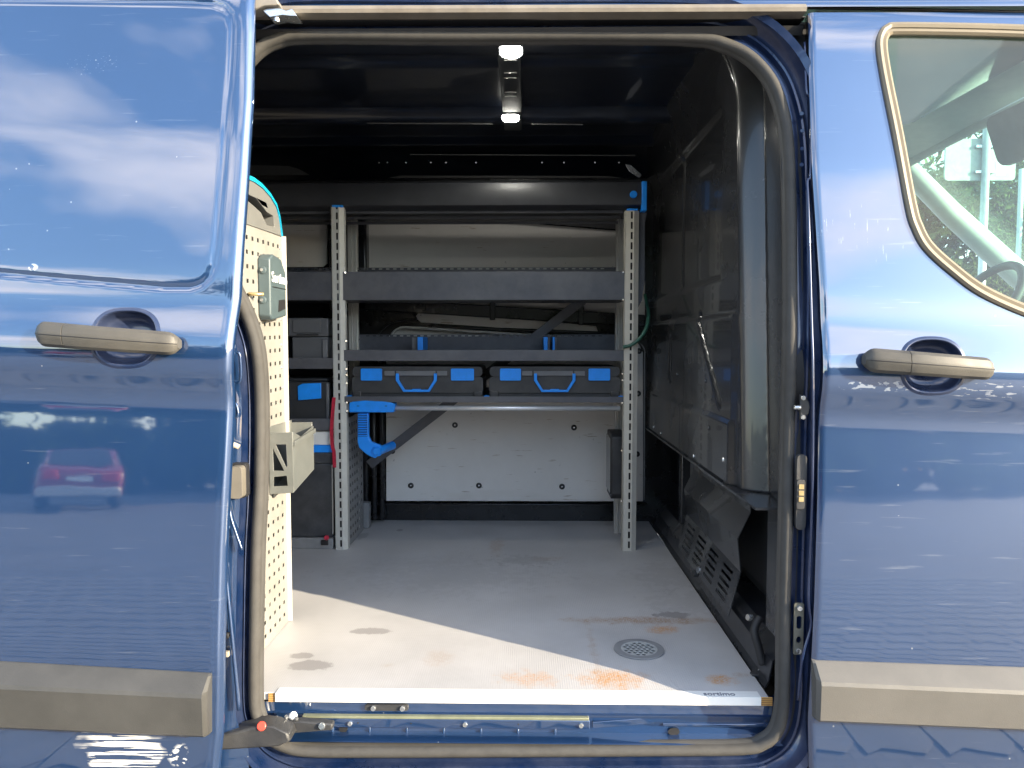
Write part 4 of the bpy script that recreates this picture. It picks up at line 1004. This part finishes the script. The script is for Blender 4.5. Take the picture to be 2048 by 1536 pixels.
# clamping bar with blue clamp and hanging hook
Y = RY + .004
cb = empty('clamping_bar', (at(745, 815, Y).x, Y, at(745, 815, Y).z), 'steel load bar with blue clamp head and hanging blue hook under the lower shelf', 'clamping bar')
a, b = at(780, 816, Y + .02), at(1240, 817, Y + .02)
MB().tube([(a.x, Y + .022, a.z), (b.x, Y + .022, a.z)], .0088, 16).build('steel_rod', mat('bright_tube', (.75, .76, .77), rough=.32, metal=.45, var=.05), cb, smooth=True)
q = [at(x_, y_, Y) for x_, y_ in ((698, 806), (706, 803), (730, 801), (770, 803), (789, 807), (790, 813), (787, 825), (698, 825))]
MB().prism([(p.x, p.z) for p in q], XZ, Y, Y + .05).build('clamp_head', BLUE, cb, bevel=.003)
for px in (716, 772): p = at(px, 812, Y); MB().box(p.x - .004, p.x + .004, Y - .0006, Y + .002, p.z - .001, p.z + .001).build('clamp_slot', BLACK, cb)
a0, a1, b0, b1 = rect(691, 808, 698, 824, Y + .006); MB().box(a0, a1, Y + .006, Y + .04, b0, b1).build('clamp_bracket', PLASTIC_MID, cb, bevel=.002)
q = [at(x_, y_, Y + .012) for x_, y_ in ((715, 826), (736, 826), (737, 873), (742, 884), (762, 892), (764, 905), (750, 917), (734, 910), (718, 896), (715, 885))]
hk = MB().prism([(p.x, p.z) for p in q], XZ, Y + .012, Y + .035).build('hook_arm', BLUE, cb, bevel=.003)
MB().box(at(716.5, 850, Y + .01).x, at(734.5, 850, Y + .01).x, Y + .0105, Y + .0125, at(725, 874, Y).z, at(725, 827, Y).z).build('hook_gap_shade', mat('shaded_blue_plastic', (.004, .07, .26), rough=.5), hk)  # dark strip behind the ribs: shade of the gaps put in as colour
for k in range(10):
    z = at(725, 829.5 + k * 4.7, Y).z; xa, xb = at(717, 850, Y + .01).x, at(734, 850, Y + .01).x
    MB().box(xa, xb, Y + .0060, Y + .0115, z - .0020, z + .0020).build('hook_rib', BLUE, hk, bevel=.0005)
p = at(755, 905, Y); MB().tube([(p.x, Y + .004, p.z), (p.x + .004, Y + .02, p.z + .003), (p.x + .030, Y + .12, p.z + .008)], [.0145, .0145, .0155], 18).build('hook_roller', BLUE, hk, smooth='auto')

p = at(752, 903, Y); MB().disc((p.x, Y + .012, p.z), (0, -1, 0), .0165, .008, 22, .0150).disc((p.x, Y + .0042, p.z), (0, -1, 0), .0118, .004, 20, .010).build('hook_boss', BLUE, hk)
# boxes in the left bay (boss first)
def L_box():
    Y = RY + .02
    x0, x1, z0, z1 = rect(577, 655, 655, 712, Y); z0 = sh5[3] + .0005; zt_ = at(615, 636, Y).z
    c = empty('storage_box', ((x0 + x1) / 2, Y + .12, z0), 'plain dark grey plastic box with lid on the upper shelf of the left bay', 'storage box')
    MB().box(x0 + .010, x1, Y + .006, Y + .25, z0, lerp(z0, zt_, .62)).build('box_body', mat('slate_plastic', (.085, .09, .10), rough=.5, var=.08), c, bevel=.004)
    MB().box(x0 - .002, x1 + .004, Y, Y + .255, lerp(z0, zt_, .63), zt_).build('box_lid', MATS['slate_plastic'], c, bevel=.005)
    MB().box(x0 + .016, x1 - .022, Y - .004, Y + .004, lerp(z0, zt_, .70), lerp(z0, zt_, .97)).build('lid_panel', MATS['slate_plastic'], c, bevel=.002)
    MB().box(x1 - .018, x1 - .001, Y - .001, Y + .01, z0 + .004, lerp(z0, zt_, .56)).build('side_rib', PLASTIC_MID, c, bevel=.002)
    MB().box(x0 + .03, x1 - .03, Y - .005, Y + .001, lerp(z0, zt_, .655), lerp(z0, zt_, .68)).build('finger_groove', BLACK, c)
    for px in (572, 664):
        p = at(px, 708, Y); MB().box(p.x - .007, p.x + .007, Y + .004, Y + .05, z0, z0 + .020).build('shelf_stop', BLUE, sh5[0], bevel=.002)
    p = at(656, 646, Y - .004); MB().disc((x1 + .005, Y + .03, p.z), (1, -.6, 0), .006, .006, 10).build('box_bolt', STEEL, c)
L_box()
def L_case():
    Y = RY + .02; x0, x1, z0, z1 = rect(500, 757, 660, 838, Y); z0 = sh6[3] + .0005
    c = empty('latch_case', ((x0 + x1) / 2, Y + .12, z0), 'black case with one big blue latch in the middle of the left bay', 'tool case')
    zm = at(600, 797, Y).z
    MB().prism(rrect(x0 + .006, x1 - .003, z0, zm, .006), XZ, Y + .006, Y + .25).build('case_base', mat('black_case_plastic', (.028, .03, .034), rough=.45, var=.12, vscale=30), c, bevel=.005)
    MB().prism(rrect(x0, x1, zm + .0005, z1 - .012, .006), XZ, Y, Y + .26).build('case_lid', MATS['black_case_plastic'], c, bevel=.008)
    MB().box(x0 + .02, x1 - .012, Y + .016, Y + .25, z1 - .012, z1).build('lid_top', MATS['black_case_plastic'], c, bevel=.006)
    q = [at(x_, y_, Y - .005) for x_, y_ in ((595, 772), (605, 767), (642, 766), (642, 797), (596, 801))]
    MB().prism([(p.x, p.z) for p in q], XZ, Y - .006, Y + .01).build('latch', BLUE, c, bevel=.002)
    q = [at(x_, y_, Y - .005) for x_, y_ in ((560, 785), (574, 785), (575, 808), (570, 816), (560, 816))]
    MB().prism([(p.x, p.z) for p in q], XZ, Y - .006, Y + .01).build('case_handle', BLUE, c, bevel=.002)
    MB().box(x1 - .014, x1 - .003, Y - .001, Y + .01, z0 + .004, z1 - .016).build('corner_guard', PLASTIC_MID, c, bevel=.003)
L_case()
Y = RY + .02
x0, x1, z0, z1 = rect(430, 905, 666, 1074, Y); zp = at(600, 1077, Y).z
cab_ = empty('black_chest', ((x0 + x1) / 2, Y + .12, zp), 'tall black storage chest standing on the plinth of the left bay', 'chest')
zp = at(600, 1076, RY + .008).z + .0008; zc_ = at(600, 927, Y).z
CH = mat('chest_black', (.036, .040, .048), rough=.4, var=.2, vscale=14, dust=.12)
MB().box(x0, x1, Y, Y + .26, zp, zc_).build('chest_body', CH, cab_, bevel=.004)
MB().box(x0, x1 + .002, Y - .004, Y + .262, zc_ + .0006, z1).build('chest_lid', CH, cab_, bevel=.004)
MB().box(x1 - .0035, x1 + .0008, Y - .0015, Y + .01, zp + .01, zc_ - .004).build('chest_edge', ALU, cab_, bevel=.0005)
p = at(653, 1076, RY); kn = MB().disc((p.x, RY + .006, p.z), (0, -1, .2), .0085, .014, 12).build('red_knob', RED, rack)
MB().box(p.x - .020, p.x + .005, RY + .000, RY + .008, p.z - .026, p.z - .008).build('knob_bracket', BLACK, rack, bevel=.002)
x0, x1, z0, z1 = rect(500, 862, 665, 906, Y - .004)
wc = empty('white_organiser', ((x0 + x1) / 2, Y + .1, z0), 'pale grey organiser with blue front edge lying on the black chest', 'organiser')
zc2 = at(600, 905, Y).z + .001; zm = at(600, 890, Y).z
MB().box(x0, x1, Y - .006, Y + .2, zc2, zm).build('blue_edge', BLUE, wc, bevel=.002)
MB().box(x0, x1 - .002, Y - .002, Y + .2, zm + .0005, z1 - .002).build('organiser_box', WHITE, wc, bevel=.003)
# red webbing strap beside the post
sp_ = catmull([at(x_, y_, RY - .004) for x_, y_ in ((668, 795), (665, 830), (663, 865), (665, 893), (668, 905), (669, 935))], 6)
MB().loft([[(p.x - .006, p.y, p.z), (p.x + .006, p.y - .003, p.z), (p.x + .006, p.y + .001, p.z), (p.x - .006, p.y + .004, p.z)] for p in sp_]).build('red_strap', RED).__setitem__('label', 'red webbing strap hanging beside the left grey post')
bpy.data.objects['red_strap']['category'] = 'strap'
# black case fixed inside the right posts
Y = 1.13
x0, x1, z0, z1 = rect(1222, 868, 1248, 1000, Y)
bc = empty('wall_case', (x1, Y + .07, z0), 'slim black case hung inside the cream right post above the floor', 'case')
q = [(Y, z0 + .02), (Y, z1 - .012), (Y + .02, z1), (Y + .15, z1), (Y + .15, z0 + .0), (Y + .02, z0)]
MB().prism(q, YZ, x0 + .002, x1 + .008).build('case_shell', PLASTIC, bc, bevel=.004)
MB().box(x0 - .002, x0 + .003, Y + .006, Y + .145, z0 + .02, z1 - .016).build('case_lid', mat('gloss_black', (.02, .02, .022), rough=.2, coat=.3), bc, bevel=.002)
# green hose by the right post
gh = MB().tube(catmull([at(1246, 694, RY - .01), at(1262, 690, RY - .012), at(1280, 676, RY - .012), at(1293, 655, RY + .0), at(1297, 630, RY + .04), at(1294, 610, RY + .09), at(1290, 590, RY + .14)], 6), .0062, 10).build('green_hose', GREEN, smooth=True)
tag(gh, 'dark green hose looped round the cream right post', 'hose')
wh = MB().tube(catmull([at(1276, 684, RY + .05), at(1284, 690, RY + .05), at(1290, 705, RY + .06), at(1289, 730, RY + .07), at(1288, 1000, RY + .07)], 6), .0022, 6).build('grey_cable', PLASTIC_MID, smooth=True)
tag(wh, 'thin grey cable hanging down behind the cream right post', 'cable')

# ------------------------------------------------------------------ ceiling lamp bar
LX = at(1022, 97, .28).x
lb = empty('ceiling_lamp', (LX, .6, CZ), 'black ceiling light bar with two glowing white lamps under the van roof', 'ceiling lamp')
zl = CZ - .012
MB().prism(rrect(LX - .034, LX + .022, .24, .99, .012), XY, zl, zl + .05).build('lamp_bar', mat('lamp_bar_black', (.02, .022, .024), rough=.6, var=.1), lb, bevel=.004)
LED = emis_mat('lit_led_lens', (1.0, .98, .88), 28.0)
for (a, b) in ((1022, 99), (1021, 233)):
    p = atz(a, b, zl)
    MB().prism(rrect(p.x - .023, p.x + .023, p.y - .031, p.y + .031, .014), XY, zl - .008, zl - .0005).build('lamp_lens', LED, lb, bevel=.004)
    MB().prism(rrect(p.x - .028, p.x + .028, p.y - .037, p.y + .037, .016), XY, zl - .004, zl - .0002, holes=[rrect(p.x - .0235, p.x + .0235, p.y - .0315, p.y + .0315, .014)]).build('lamp_rim', PLASTIC_MID, lb)
for k, py in enumerate((120, 145, 155, 184, 192)):
    p = atz(1021, py, zl); MB().tube(catmull([(p.x - .016, p.y + .0, zl - .001), (p.x, p.y - .006, zl - .002), (p.x + .016, p.y, zl - .001)], 4), .0014, 6).build('bar_ridge', ALU, lb, smooth=True)

# ------------------------------------------------------------------ near rack: perforated end panel with grip
NXP = -.615
nr = empty('side_rack', (NXP - .12, .27, F), 'pale perforated rack end panel with grey grip and cyan edge behind the open door', 'rack')
pA = atx(487, 447, NXP); pB = atx(563, 473, NXP)
yN, yF = .11, .385
zTn, zTf = lerp(pA.z, pB.z, (yN - pA.y) / (pB.y - pA.y)), pB.z
def npf(u, v): return (NXP, lerp(yN, yF, u), lerp(F + .002, lerp(zTn, zTf, u), v))
perforated(npf, 0, 1, 0, 1, 7, 30, .048, .28 / 30, .05, .012).build('perforated_panel', PERF, nr, solid=.0015)
MB().box(NXP - .001, NXP + .0115, yF, yF + .002, F + .002, zTf).build('panel_flange', mat('lit_flange_coating', (.50, .48, .44), rough=.5, var=.05), nr)  # same bent sheet as the panel, its stronger sunlight put into the colour
MB().box(NXP - .32, NXP - .004, yF - .004, yF, F + .002, zTf).build('back_sheet', PERFD, nr)
for k in range(4): MB().box(NXP - .32, NXP - .004, yN, yF - .006, F + .02 + k * .24, F + .024 + k * .24).build('rack_shelf', SHELF, nr)
def gy(px, py): p = atx(px, py, NXP + .004); return (p.y, p.z)
cy = [gy(a, b) for a, b in ((478, 350), (492, 357), (508, 364), (524, 376), (540, 394), (552, 414), (558, 436), (563, 473))]
outer = [(yN, zTn)] + [(yN, cy[0][1] + .004)] + [c for c in cy if c[0] > yN + .002] + [(cy[-1][0], zTf)]
hole = [gy(a, b) for a, b in ((495, 388), (512, 396), (534, 424), (547, 432), (549, 454), (534, 450), (522, 425), (508, 412), (496, 402))]
MB().prism(outer, YZ, NXP - .022, NXP + .004, holes=[hole]).build('grip_panel', mat('warm_grey_plastic', (.125, .128, .125), rough=.5, var=.06), nr, bevel=.002)
cyw = [Vector((NXP - .009, y, z)) for y, z in outer[1:-1]]
rg = []
for i, p in enumerate(cyw):
    t = (cyw[min(i + 1, len(cyw) - 1)] - cyw[max(i - 1, 0)]).normalized(); n_ = Vector((0, -t.z, t.y)); n_ = n_ if n_.z > 0 else -n_
    rg.append([p + Vector((-.016, 0, 0)), p + Vector((.016, 0, 0)), p + n_ * .010 + Vector((.014, 0, 0)), p + n_ * .010 - Vector((.014, 0, 0))])
MB().loft(rg).build('cyan_edge', CYAN, nr, smooth='auto')
for py in (470, 500, 530, 560, 640, 690, 735, 775): 
    p = atx(566, py, NXP + .001); MB().disc((NXP + .0005, .365, p.z), (1, 0, 0), .004, .003, 8).build('panel_screw', STEEL, nr)
p = atx(496, 588, NXP); MB().tube([(NXP, p.y, p.z), (NXP + .032, p.y + .01, p.z)], .004, 8).build('brass_peg', BRASS, nr, smooth=True)

# teal-grey dispenser on the panel
d0 = atx(514, 575, NXP); yD0 = d0.y
xD = at(541, 575, yD0).x; yD1 = atx(572, 575, xD).y
zD1, zD0 = at(528, 506, yD0).z, at(530, 640, yD0).z
db = empty('dispenser_box', (NXP, (yD0 + yD1) / 2, zD0), 'teal-grey plastic dispenser box with white lettering on the perforated panel', 'dispenser')
poly = [(yD0, zD0 + .010), (yD0 + .012, zD0), (yD1, zD0 + .012), (yD1, zD1 - .035), (yD1 - .03, zD1 - .008), (yD0 + .02, zD1), (yD0, zD1 - .012)]
MB().prism(poly, YZ, NXP + .0015, xD).build('dispenser_shell', DISP, db, bevel=.004, seg=3)
for a, b in ((526, 540), (526, 600)):
    p = at(a, b, yD0); MB().disc((p.x, yD0 - .0002, p.z), (0, -1, .0), .0085, .003, 16, .006).build('round_recess', DISP, db)
    MB().disc((p.x - .002, yD0 - .003, p.z), (0, -1, 0), .004, .003, 10).build('recess_screw', STEEL, db)
MB().box(xD + .0002, xD + .0018, yD0 + .012, yD1 - .004, lerp(zD0, zD1, .50), lerp(zD0, zD1, .51)).build('lid_line', BLACK, db)
MB().prism([(lerp(yD0, yD1, .45), zD0 + .02), (lerp(yD0, yD1, .92), zD0 + .03), (lerp(yD0, yD1, .88), zD0 + .052), (lerp(yD0, yD1, .5), zD0 + .048)], YZ, xD + .0001, xD + .0012).build('dispenser_slot', BLACK, db)
rotx = Matrix(((0, 0, 1), (1, 0, 0), (0, 1, 0)))
text('lettering', 'Sortimo', (xD + .0008, yD0 + .008, lerp(zD0, zD1, .58)), rotx, .034, mat('white_print', (.8, .8, .78), rough=.5), db, ext=.0004)

# open grey bin hung on the panel
b0 = atx(536, 930, NXP); yB0 = b0.y; xB = at(586, 930, yB0).x; yB1 = atx(632, 900, xB).y - .02
zB1, zB0 = at(560, 864, yB0).z, at(560, 989, yB0).z
bn = empty('hanging_bin', (NXP, (yB0 + yB1) / 2, zB0), 'grey translucent open bin with cut-out front hooked on the perforated panel', 'bin')
xa = NXP + .003
W_, H_ = xB - xa, zB1 - zB0
fp_ = [(xa, zB0), (xB, zB0 + .004), (xB, zB1), (xa, zB1 - .004)]
def fr(u, v): return (xa + u * W_, zB0 + v * H_)
h1 = [fr(.28, .80), fr(.72, .80), fr(.76, .46), fr(.70, .44)]
h2 = [fr(.16, .74), fr(.62, .38), fr(.18, .38)]
h3 = [fr(.18, .28), fr(.72, .30), fr(.76, .14), fr(.16, .13)]
MB().prism(fp_, XZ, yB0, yB0 + .003, holes=[h1, h2, h3]).build('bin_front', BINM, bn, bevel=.0008)
MB().prism([(yB0 + .003, zB0 + .004), (yB1, zB0 + .03), (yB1, zB1 - .006), (lerp(yB0, yB1, .4), zB1 - .02), (yB0 + .003, zB1)], YZ, xB - .003, xB).build('bin_side', BINM, bn, bevel=.0008)
MB().prism([(yB0 + .003, zB1 - .034), (yB1, zB1 - .024), (yB1, zB1 - .012), (yB0 + .003, zB1 - .022)], YZ, xB, xB + .006).build('bin_rim', BINM, bn, bevel=.0008)
MB().box(xa, xB - .003, yB1 - .003, yB1, zB0 + .03, zB1 + .004).build('bin_back', BINM, bn, bevel=.0008)
MB().prism([(yB0 + .003, zB0 + .004), (yB1 - .003, zB0 + .031), (yB1 - .003, zB0 + .034), (yB0 + .003, zB0 + .007)], YZ, xa, xB - .003).build('bin_floor', BINM, bn)
MB().prism([(yB0 + .003, zB0), (yB1, zB0 + .02), (yB1, zB1 + .01), (yB0 + .02, zB1 + .012), (yB0 + .003, zB1)], YZ, xa - .0025, xa).build('bin_wall', BINM, bn, bevel=.0008)

# ------------------------------------------------------------------ surroundings: sign, pole, trees, red car
def sign():
    D = 8.0; c = at(1960, 320, D); s = empty('road_sign', (c.x, D, 0), 'back of a rectangular road sign on a pale post beyond the windscreen', 'road sign')
    wS = abs(at(2030, 320, D).x - at(1888, 320, D).x); zS0, zS1 = at(1960, 362, D).z, at(1960, 278, D).z
    x0 = at(1888, 320, D).x
    MB().prism(rrect(x0, x0 + wS, zS0, zS1, .05), XZ, D - .02, D).build('sign_plate', mat('sign_grey_back', (.42, .43, .43), rough=.5, metal=.2), s, bevel=.004)
    xp = at(1966, 320, D).x
    MB().tube([(xp, D - .06, 0), (xp, D - .06, zS1 + .25)], .045, 14).build('sign_post', mat('galvanised_post', (.55, .56, .55), rough=.45, metal=.2), s, smooth=True)
    for z in (zS0 + .1, zS1 - .1):
        MB().box(xp - .12, xp + .12, D - .06, D - .018, z - .018, z + .018).build('sign_clamp', STEEL, s, bevel=.004)
    MB().box(x0 + wS * .72, x0 + wS * .86, D - .0225, D - .0203, zS0 + .06, zS0 + .22).build('sticker', WHITE, s)
sign()
pp_ = at(2041, 400, 9.5)
tag(MB().tube([(pp_.x, 9.5, 0), (pp_.x, 9.5, at(2041, 338, 9.5).z)], .035, 10).build('marker_pole', WHITE, smooth=True), 'thin white pole right of the road sign beyond the windscreen', 'pole')

def leaf_mat(name, c1, c2):
    m = bpy.data.materials.new(name); n, l = nodes_of(m); b = n['Principled BSDF']; b.inputs['Roughness'].default_value = .55
    tc = n.new('ShaderNodeTexCoord'); nz = n.new('ShaderNodeTexNoise'); nz.inputs['Scale'].default_value = 3.5; nz.inputs['Detail'].default_value = 4; l.new(tc.outputs['Object'], nz.inputs['Vector'])
    rp = n.new('ShaderNodeValToRGB'); rp.color_ramp.elements[0].position = .35; rp.color_ramp.elements[1].position = .65
    rp.color_ramp.elements[0].color = (*c1, 1); rp.color_ramp.elements[1].color = (*c2, 1); l.new(nz.outputs['Fac'], rp.inputs['Fac']); l.new(rp.outputs[0], b.inputs['Base Color'])
    return m
LEAF = leaf_mat('leaf_green', (.035, .075, .012), (.12, .17, .03)); LEAF2 = leaf_mat('leaf_yellow_green', (.08, .14, .02), (.20, .24, .05))
BARK = mat('bark', (.10, .075, .05), rough=.9, var=.3, vscale=12)
def leaves(b, c, rad, nclump, nleaf, size, r):
    for _ in range(nclump):
        while True:
            d = Vector((r.uniform(-1, 1), r.uniform(-1, 1), r.uniform(-1, 1)))
            if .15 < d.length < 1: break
        cc = Vector((c[0] + d.x * rad[0], c[1] + d.y * rad[1], c[2] + d.z * rad[2])); cr_ = r.uniform(.12, .26) * max(rad)
        for _ in range(nleaf):
            p = cc + Vector((r.gauss(0, 1), r.gauss(0, 1), r.gauss(0, .8))) * cr_ * .5
            u = Vector((r.uniform(-1, 1), r.uniform(-1, 1), r.uniform(-1, 1))).normalized(); v = u.orthogonal().normalized()
            s = size * r.uniform(.6, 1.3); k = len(b.v)
            b.v += [tuple(p - u * s), tuple(p + v * s * .45), tuple(p + u * s), tuple(p - v * s * .45)]; b.f.append((k, k + 1, k + 2, k + 3))
def tree(x, y, h, w, lm, label, seed):
    r = random.Random(seed)
    t = empty('tree', (x, y, 0), label, 'tree', 'trees beyond the far side of the van')
    tr = MB().tube([(x, y, 0), (x + .05, y, h * .3), (x - .05, y + .05, h * .55), (x, y, h * .8)], [.16, .13, .09, .03], 10)
    for k in range(6):
        a = k * 1.1; z = h * (.3 + .07 * k); L = w * .7
        tr.tube([(x, y, z), (x + math.cos(a) * L * .5, y + math.sin(a) * L * .5, z + .5), (x + math.cos(a) * L, y + math.sin(a) * L, z + 1.1)], [.06, .04, .015], 6)
    tr.build('trunk', BARK, t, smooth=True)
    b = MB(); leaves(b, (x, y, h * .56), (w, w * .8, h * .44), 110, 120, .062, r)
    b.build('crown', lm, t, fix=False)
tree(10.2, 13.0, 6.6, 2.3, LEAF, 'dark green leafy tree seen left of the road sign through the windscreen', 3)
tree(14.0, 14.5, 7.2, 2.6, LEAF, 'tall green tree behind the road sign seen through the windscreen', 4)
tree(9.0, 9.0, 3.6, 1.5, LEAF2, 'low yellow-green bushy tree in front of the taller trees beyond the windscreen', 5)
rb = random.Random(11); b = MB()
for k in range(22):
    x = -46 + k * 3.2 + rb.uniform(-1, 1); h = rb.uniform(7.5, 9.5) if -15 < x < 2 else rb.uniform(2.4, 3.8) if x < -15 else rb.uniform(3.6, 5.8)
    leaves(b, (x, -30 + rb.uniform(-2, 2), h * .5), (2.5, 1.8, h * .52), 95, 70, .22, rb)
for k in range(26):
    x = -47 + k * 2.8; leaves(b, (x, -34, 1.5 if x < -15 else 2.4), (2.2, 1.2, 1.6 if x < -15 else 2.6), 60, 60, .26, rb)
tag(b.build('tree_belt', LEAF, fix=False), 'green belt of trees across the yard mirrored in the van paint', kind='stuff')
b = MB()
for k in range(12):
    x = 6 + k * 2.6 + rb.uniform(-.6, .6); h = rb.uniform(6.5, 9)
    leaves(b, (x, 19 + rb.uniform(-1, 1), h * .5), (2.2, 1.5, h * .52), 75, 70, .20, rb)
tag(b.build('woodland_edge', LEAF, fix=False), 'dark green mass of foliage beyond the windscreen', kind='stuff')
def red_car():
    X, Yc = -11.2, -18.0
    c = empty('parked_car', (X, Yc, 0), 'red parked car with its tail lights mirrored in the sliding door', 'car')
    RP = mat('red_car_paint', (.26, .008, .018), rough=.3, coat=1, var=.05)
    prof = [(2.05, .35), (2.1, .55), (2.06, .95), (1.75, 1.05), (1.2, 1.43), (-.3, 1.46), (-1.05, 1.02), (-2.0, .85), (-2.1, .55), (-2.05, .35)]
    w = .88
    def fn(u, v, q): k = 1 - .16 * max(0, (v - .9) / .55); return (X + q * k, Yc + u, v)
    MB().prism(prof, fn, -w, w).build('body', RP, c, bevel=.08, seg=3)
    MB().prism([(1.72, 1.07), (1.24, 1.38), (-.28, 1.40), (-.95, 1.04)], fn, -w - .004, w + .004).build('side_windows', mat('car_glass', (.02, .025, .03), rough=.05), c)
    MB().add([(X - .66, Yc + 1.80, 1.06), (X + .66, Yc + 1.80, 1.06), (X + .58, Yc + 1.26, 1.42), (X - .58, Yc + 1.26, 1.42)], [(0, 1, 2, 3)]).build('rear_window', MATS['car_glass'], c)
    MB().box(X - .85, X + .85, Yc + 2.04, Yc + 2.14, .36, .58).build('bumper', mat('silver_bumper', (.55, .55, .55), rough=.3, metal=.4), c, bevel=.03)
    for s in (-1, 1):
        MB().box(X + s * .62 - .16, X + s * .62 + .16, Yc + 2.04, Yc + 2.11, .72, .92).build('tail_light', mat('tail_light_red', (.6, .01, .01), rough=.15, coat=1), c, bevel=.02)
        for yy in (1.3, -1.35):
            w_ = MB().disc((X + s * .70, Yc + yy, .31), (s, 0, 0), .31, .18, 24).build('wheel', BLACK, c)
            MB().disc((X + s * .882, Yc + yy, .31), (s, 0, 0), .19, .01, 16).build('rim', STEEL, w_)
    MB().box(X - .26, X + .26, Yc + 2.105, Yc + 2.115, .70, .81).build('number_plate', WHITE, c)
    c.rotation_euler.z = -R(30)
red_car()
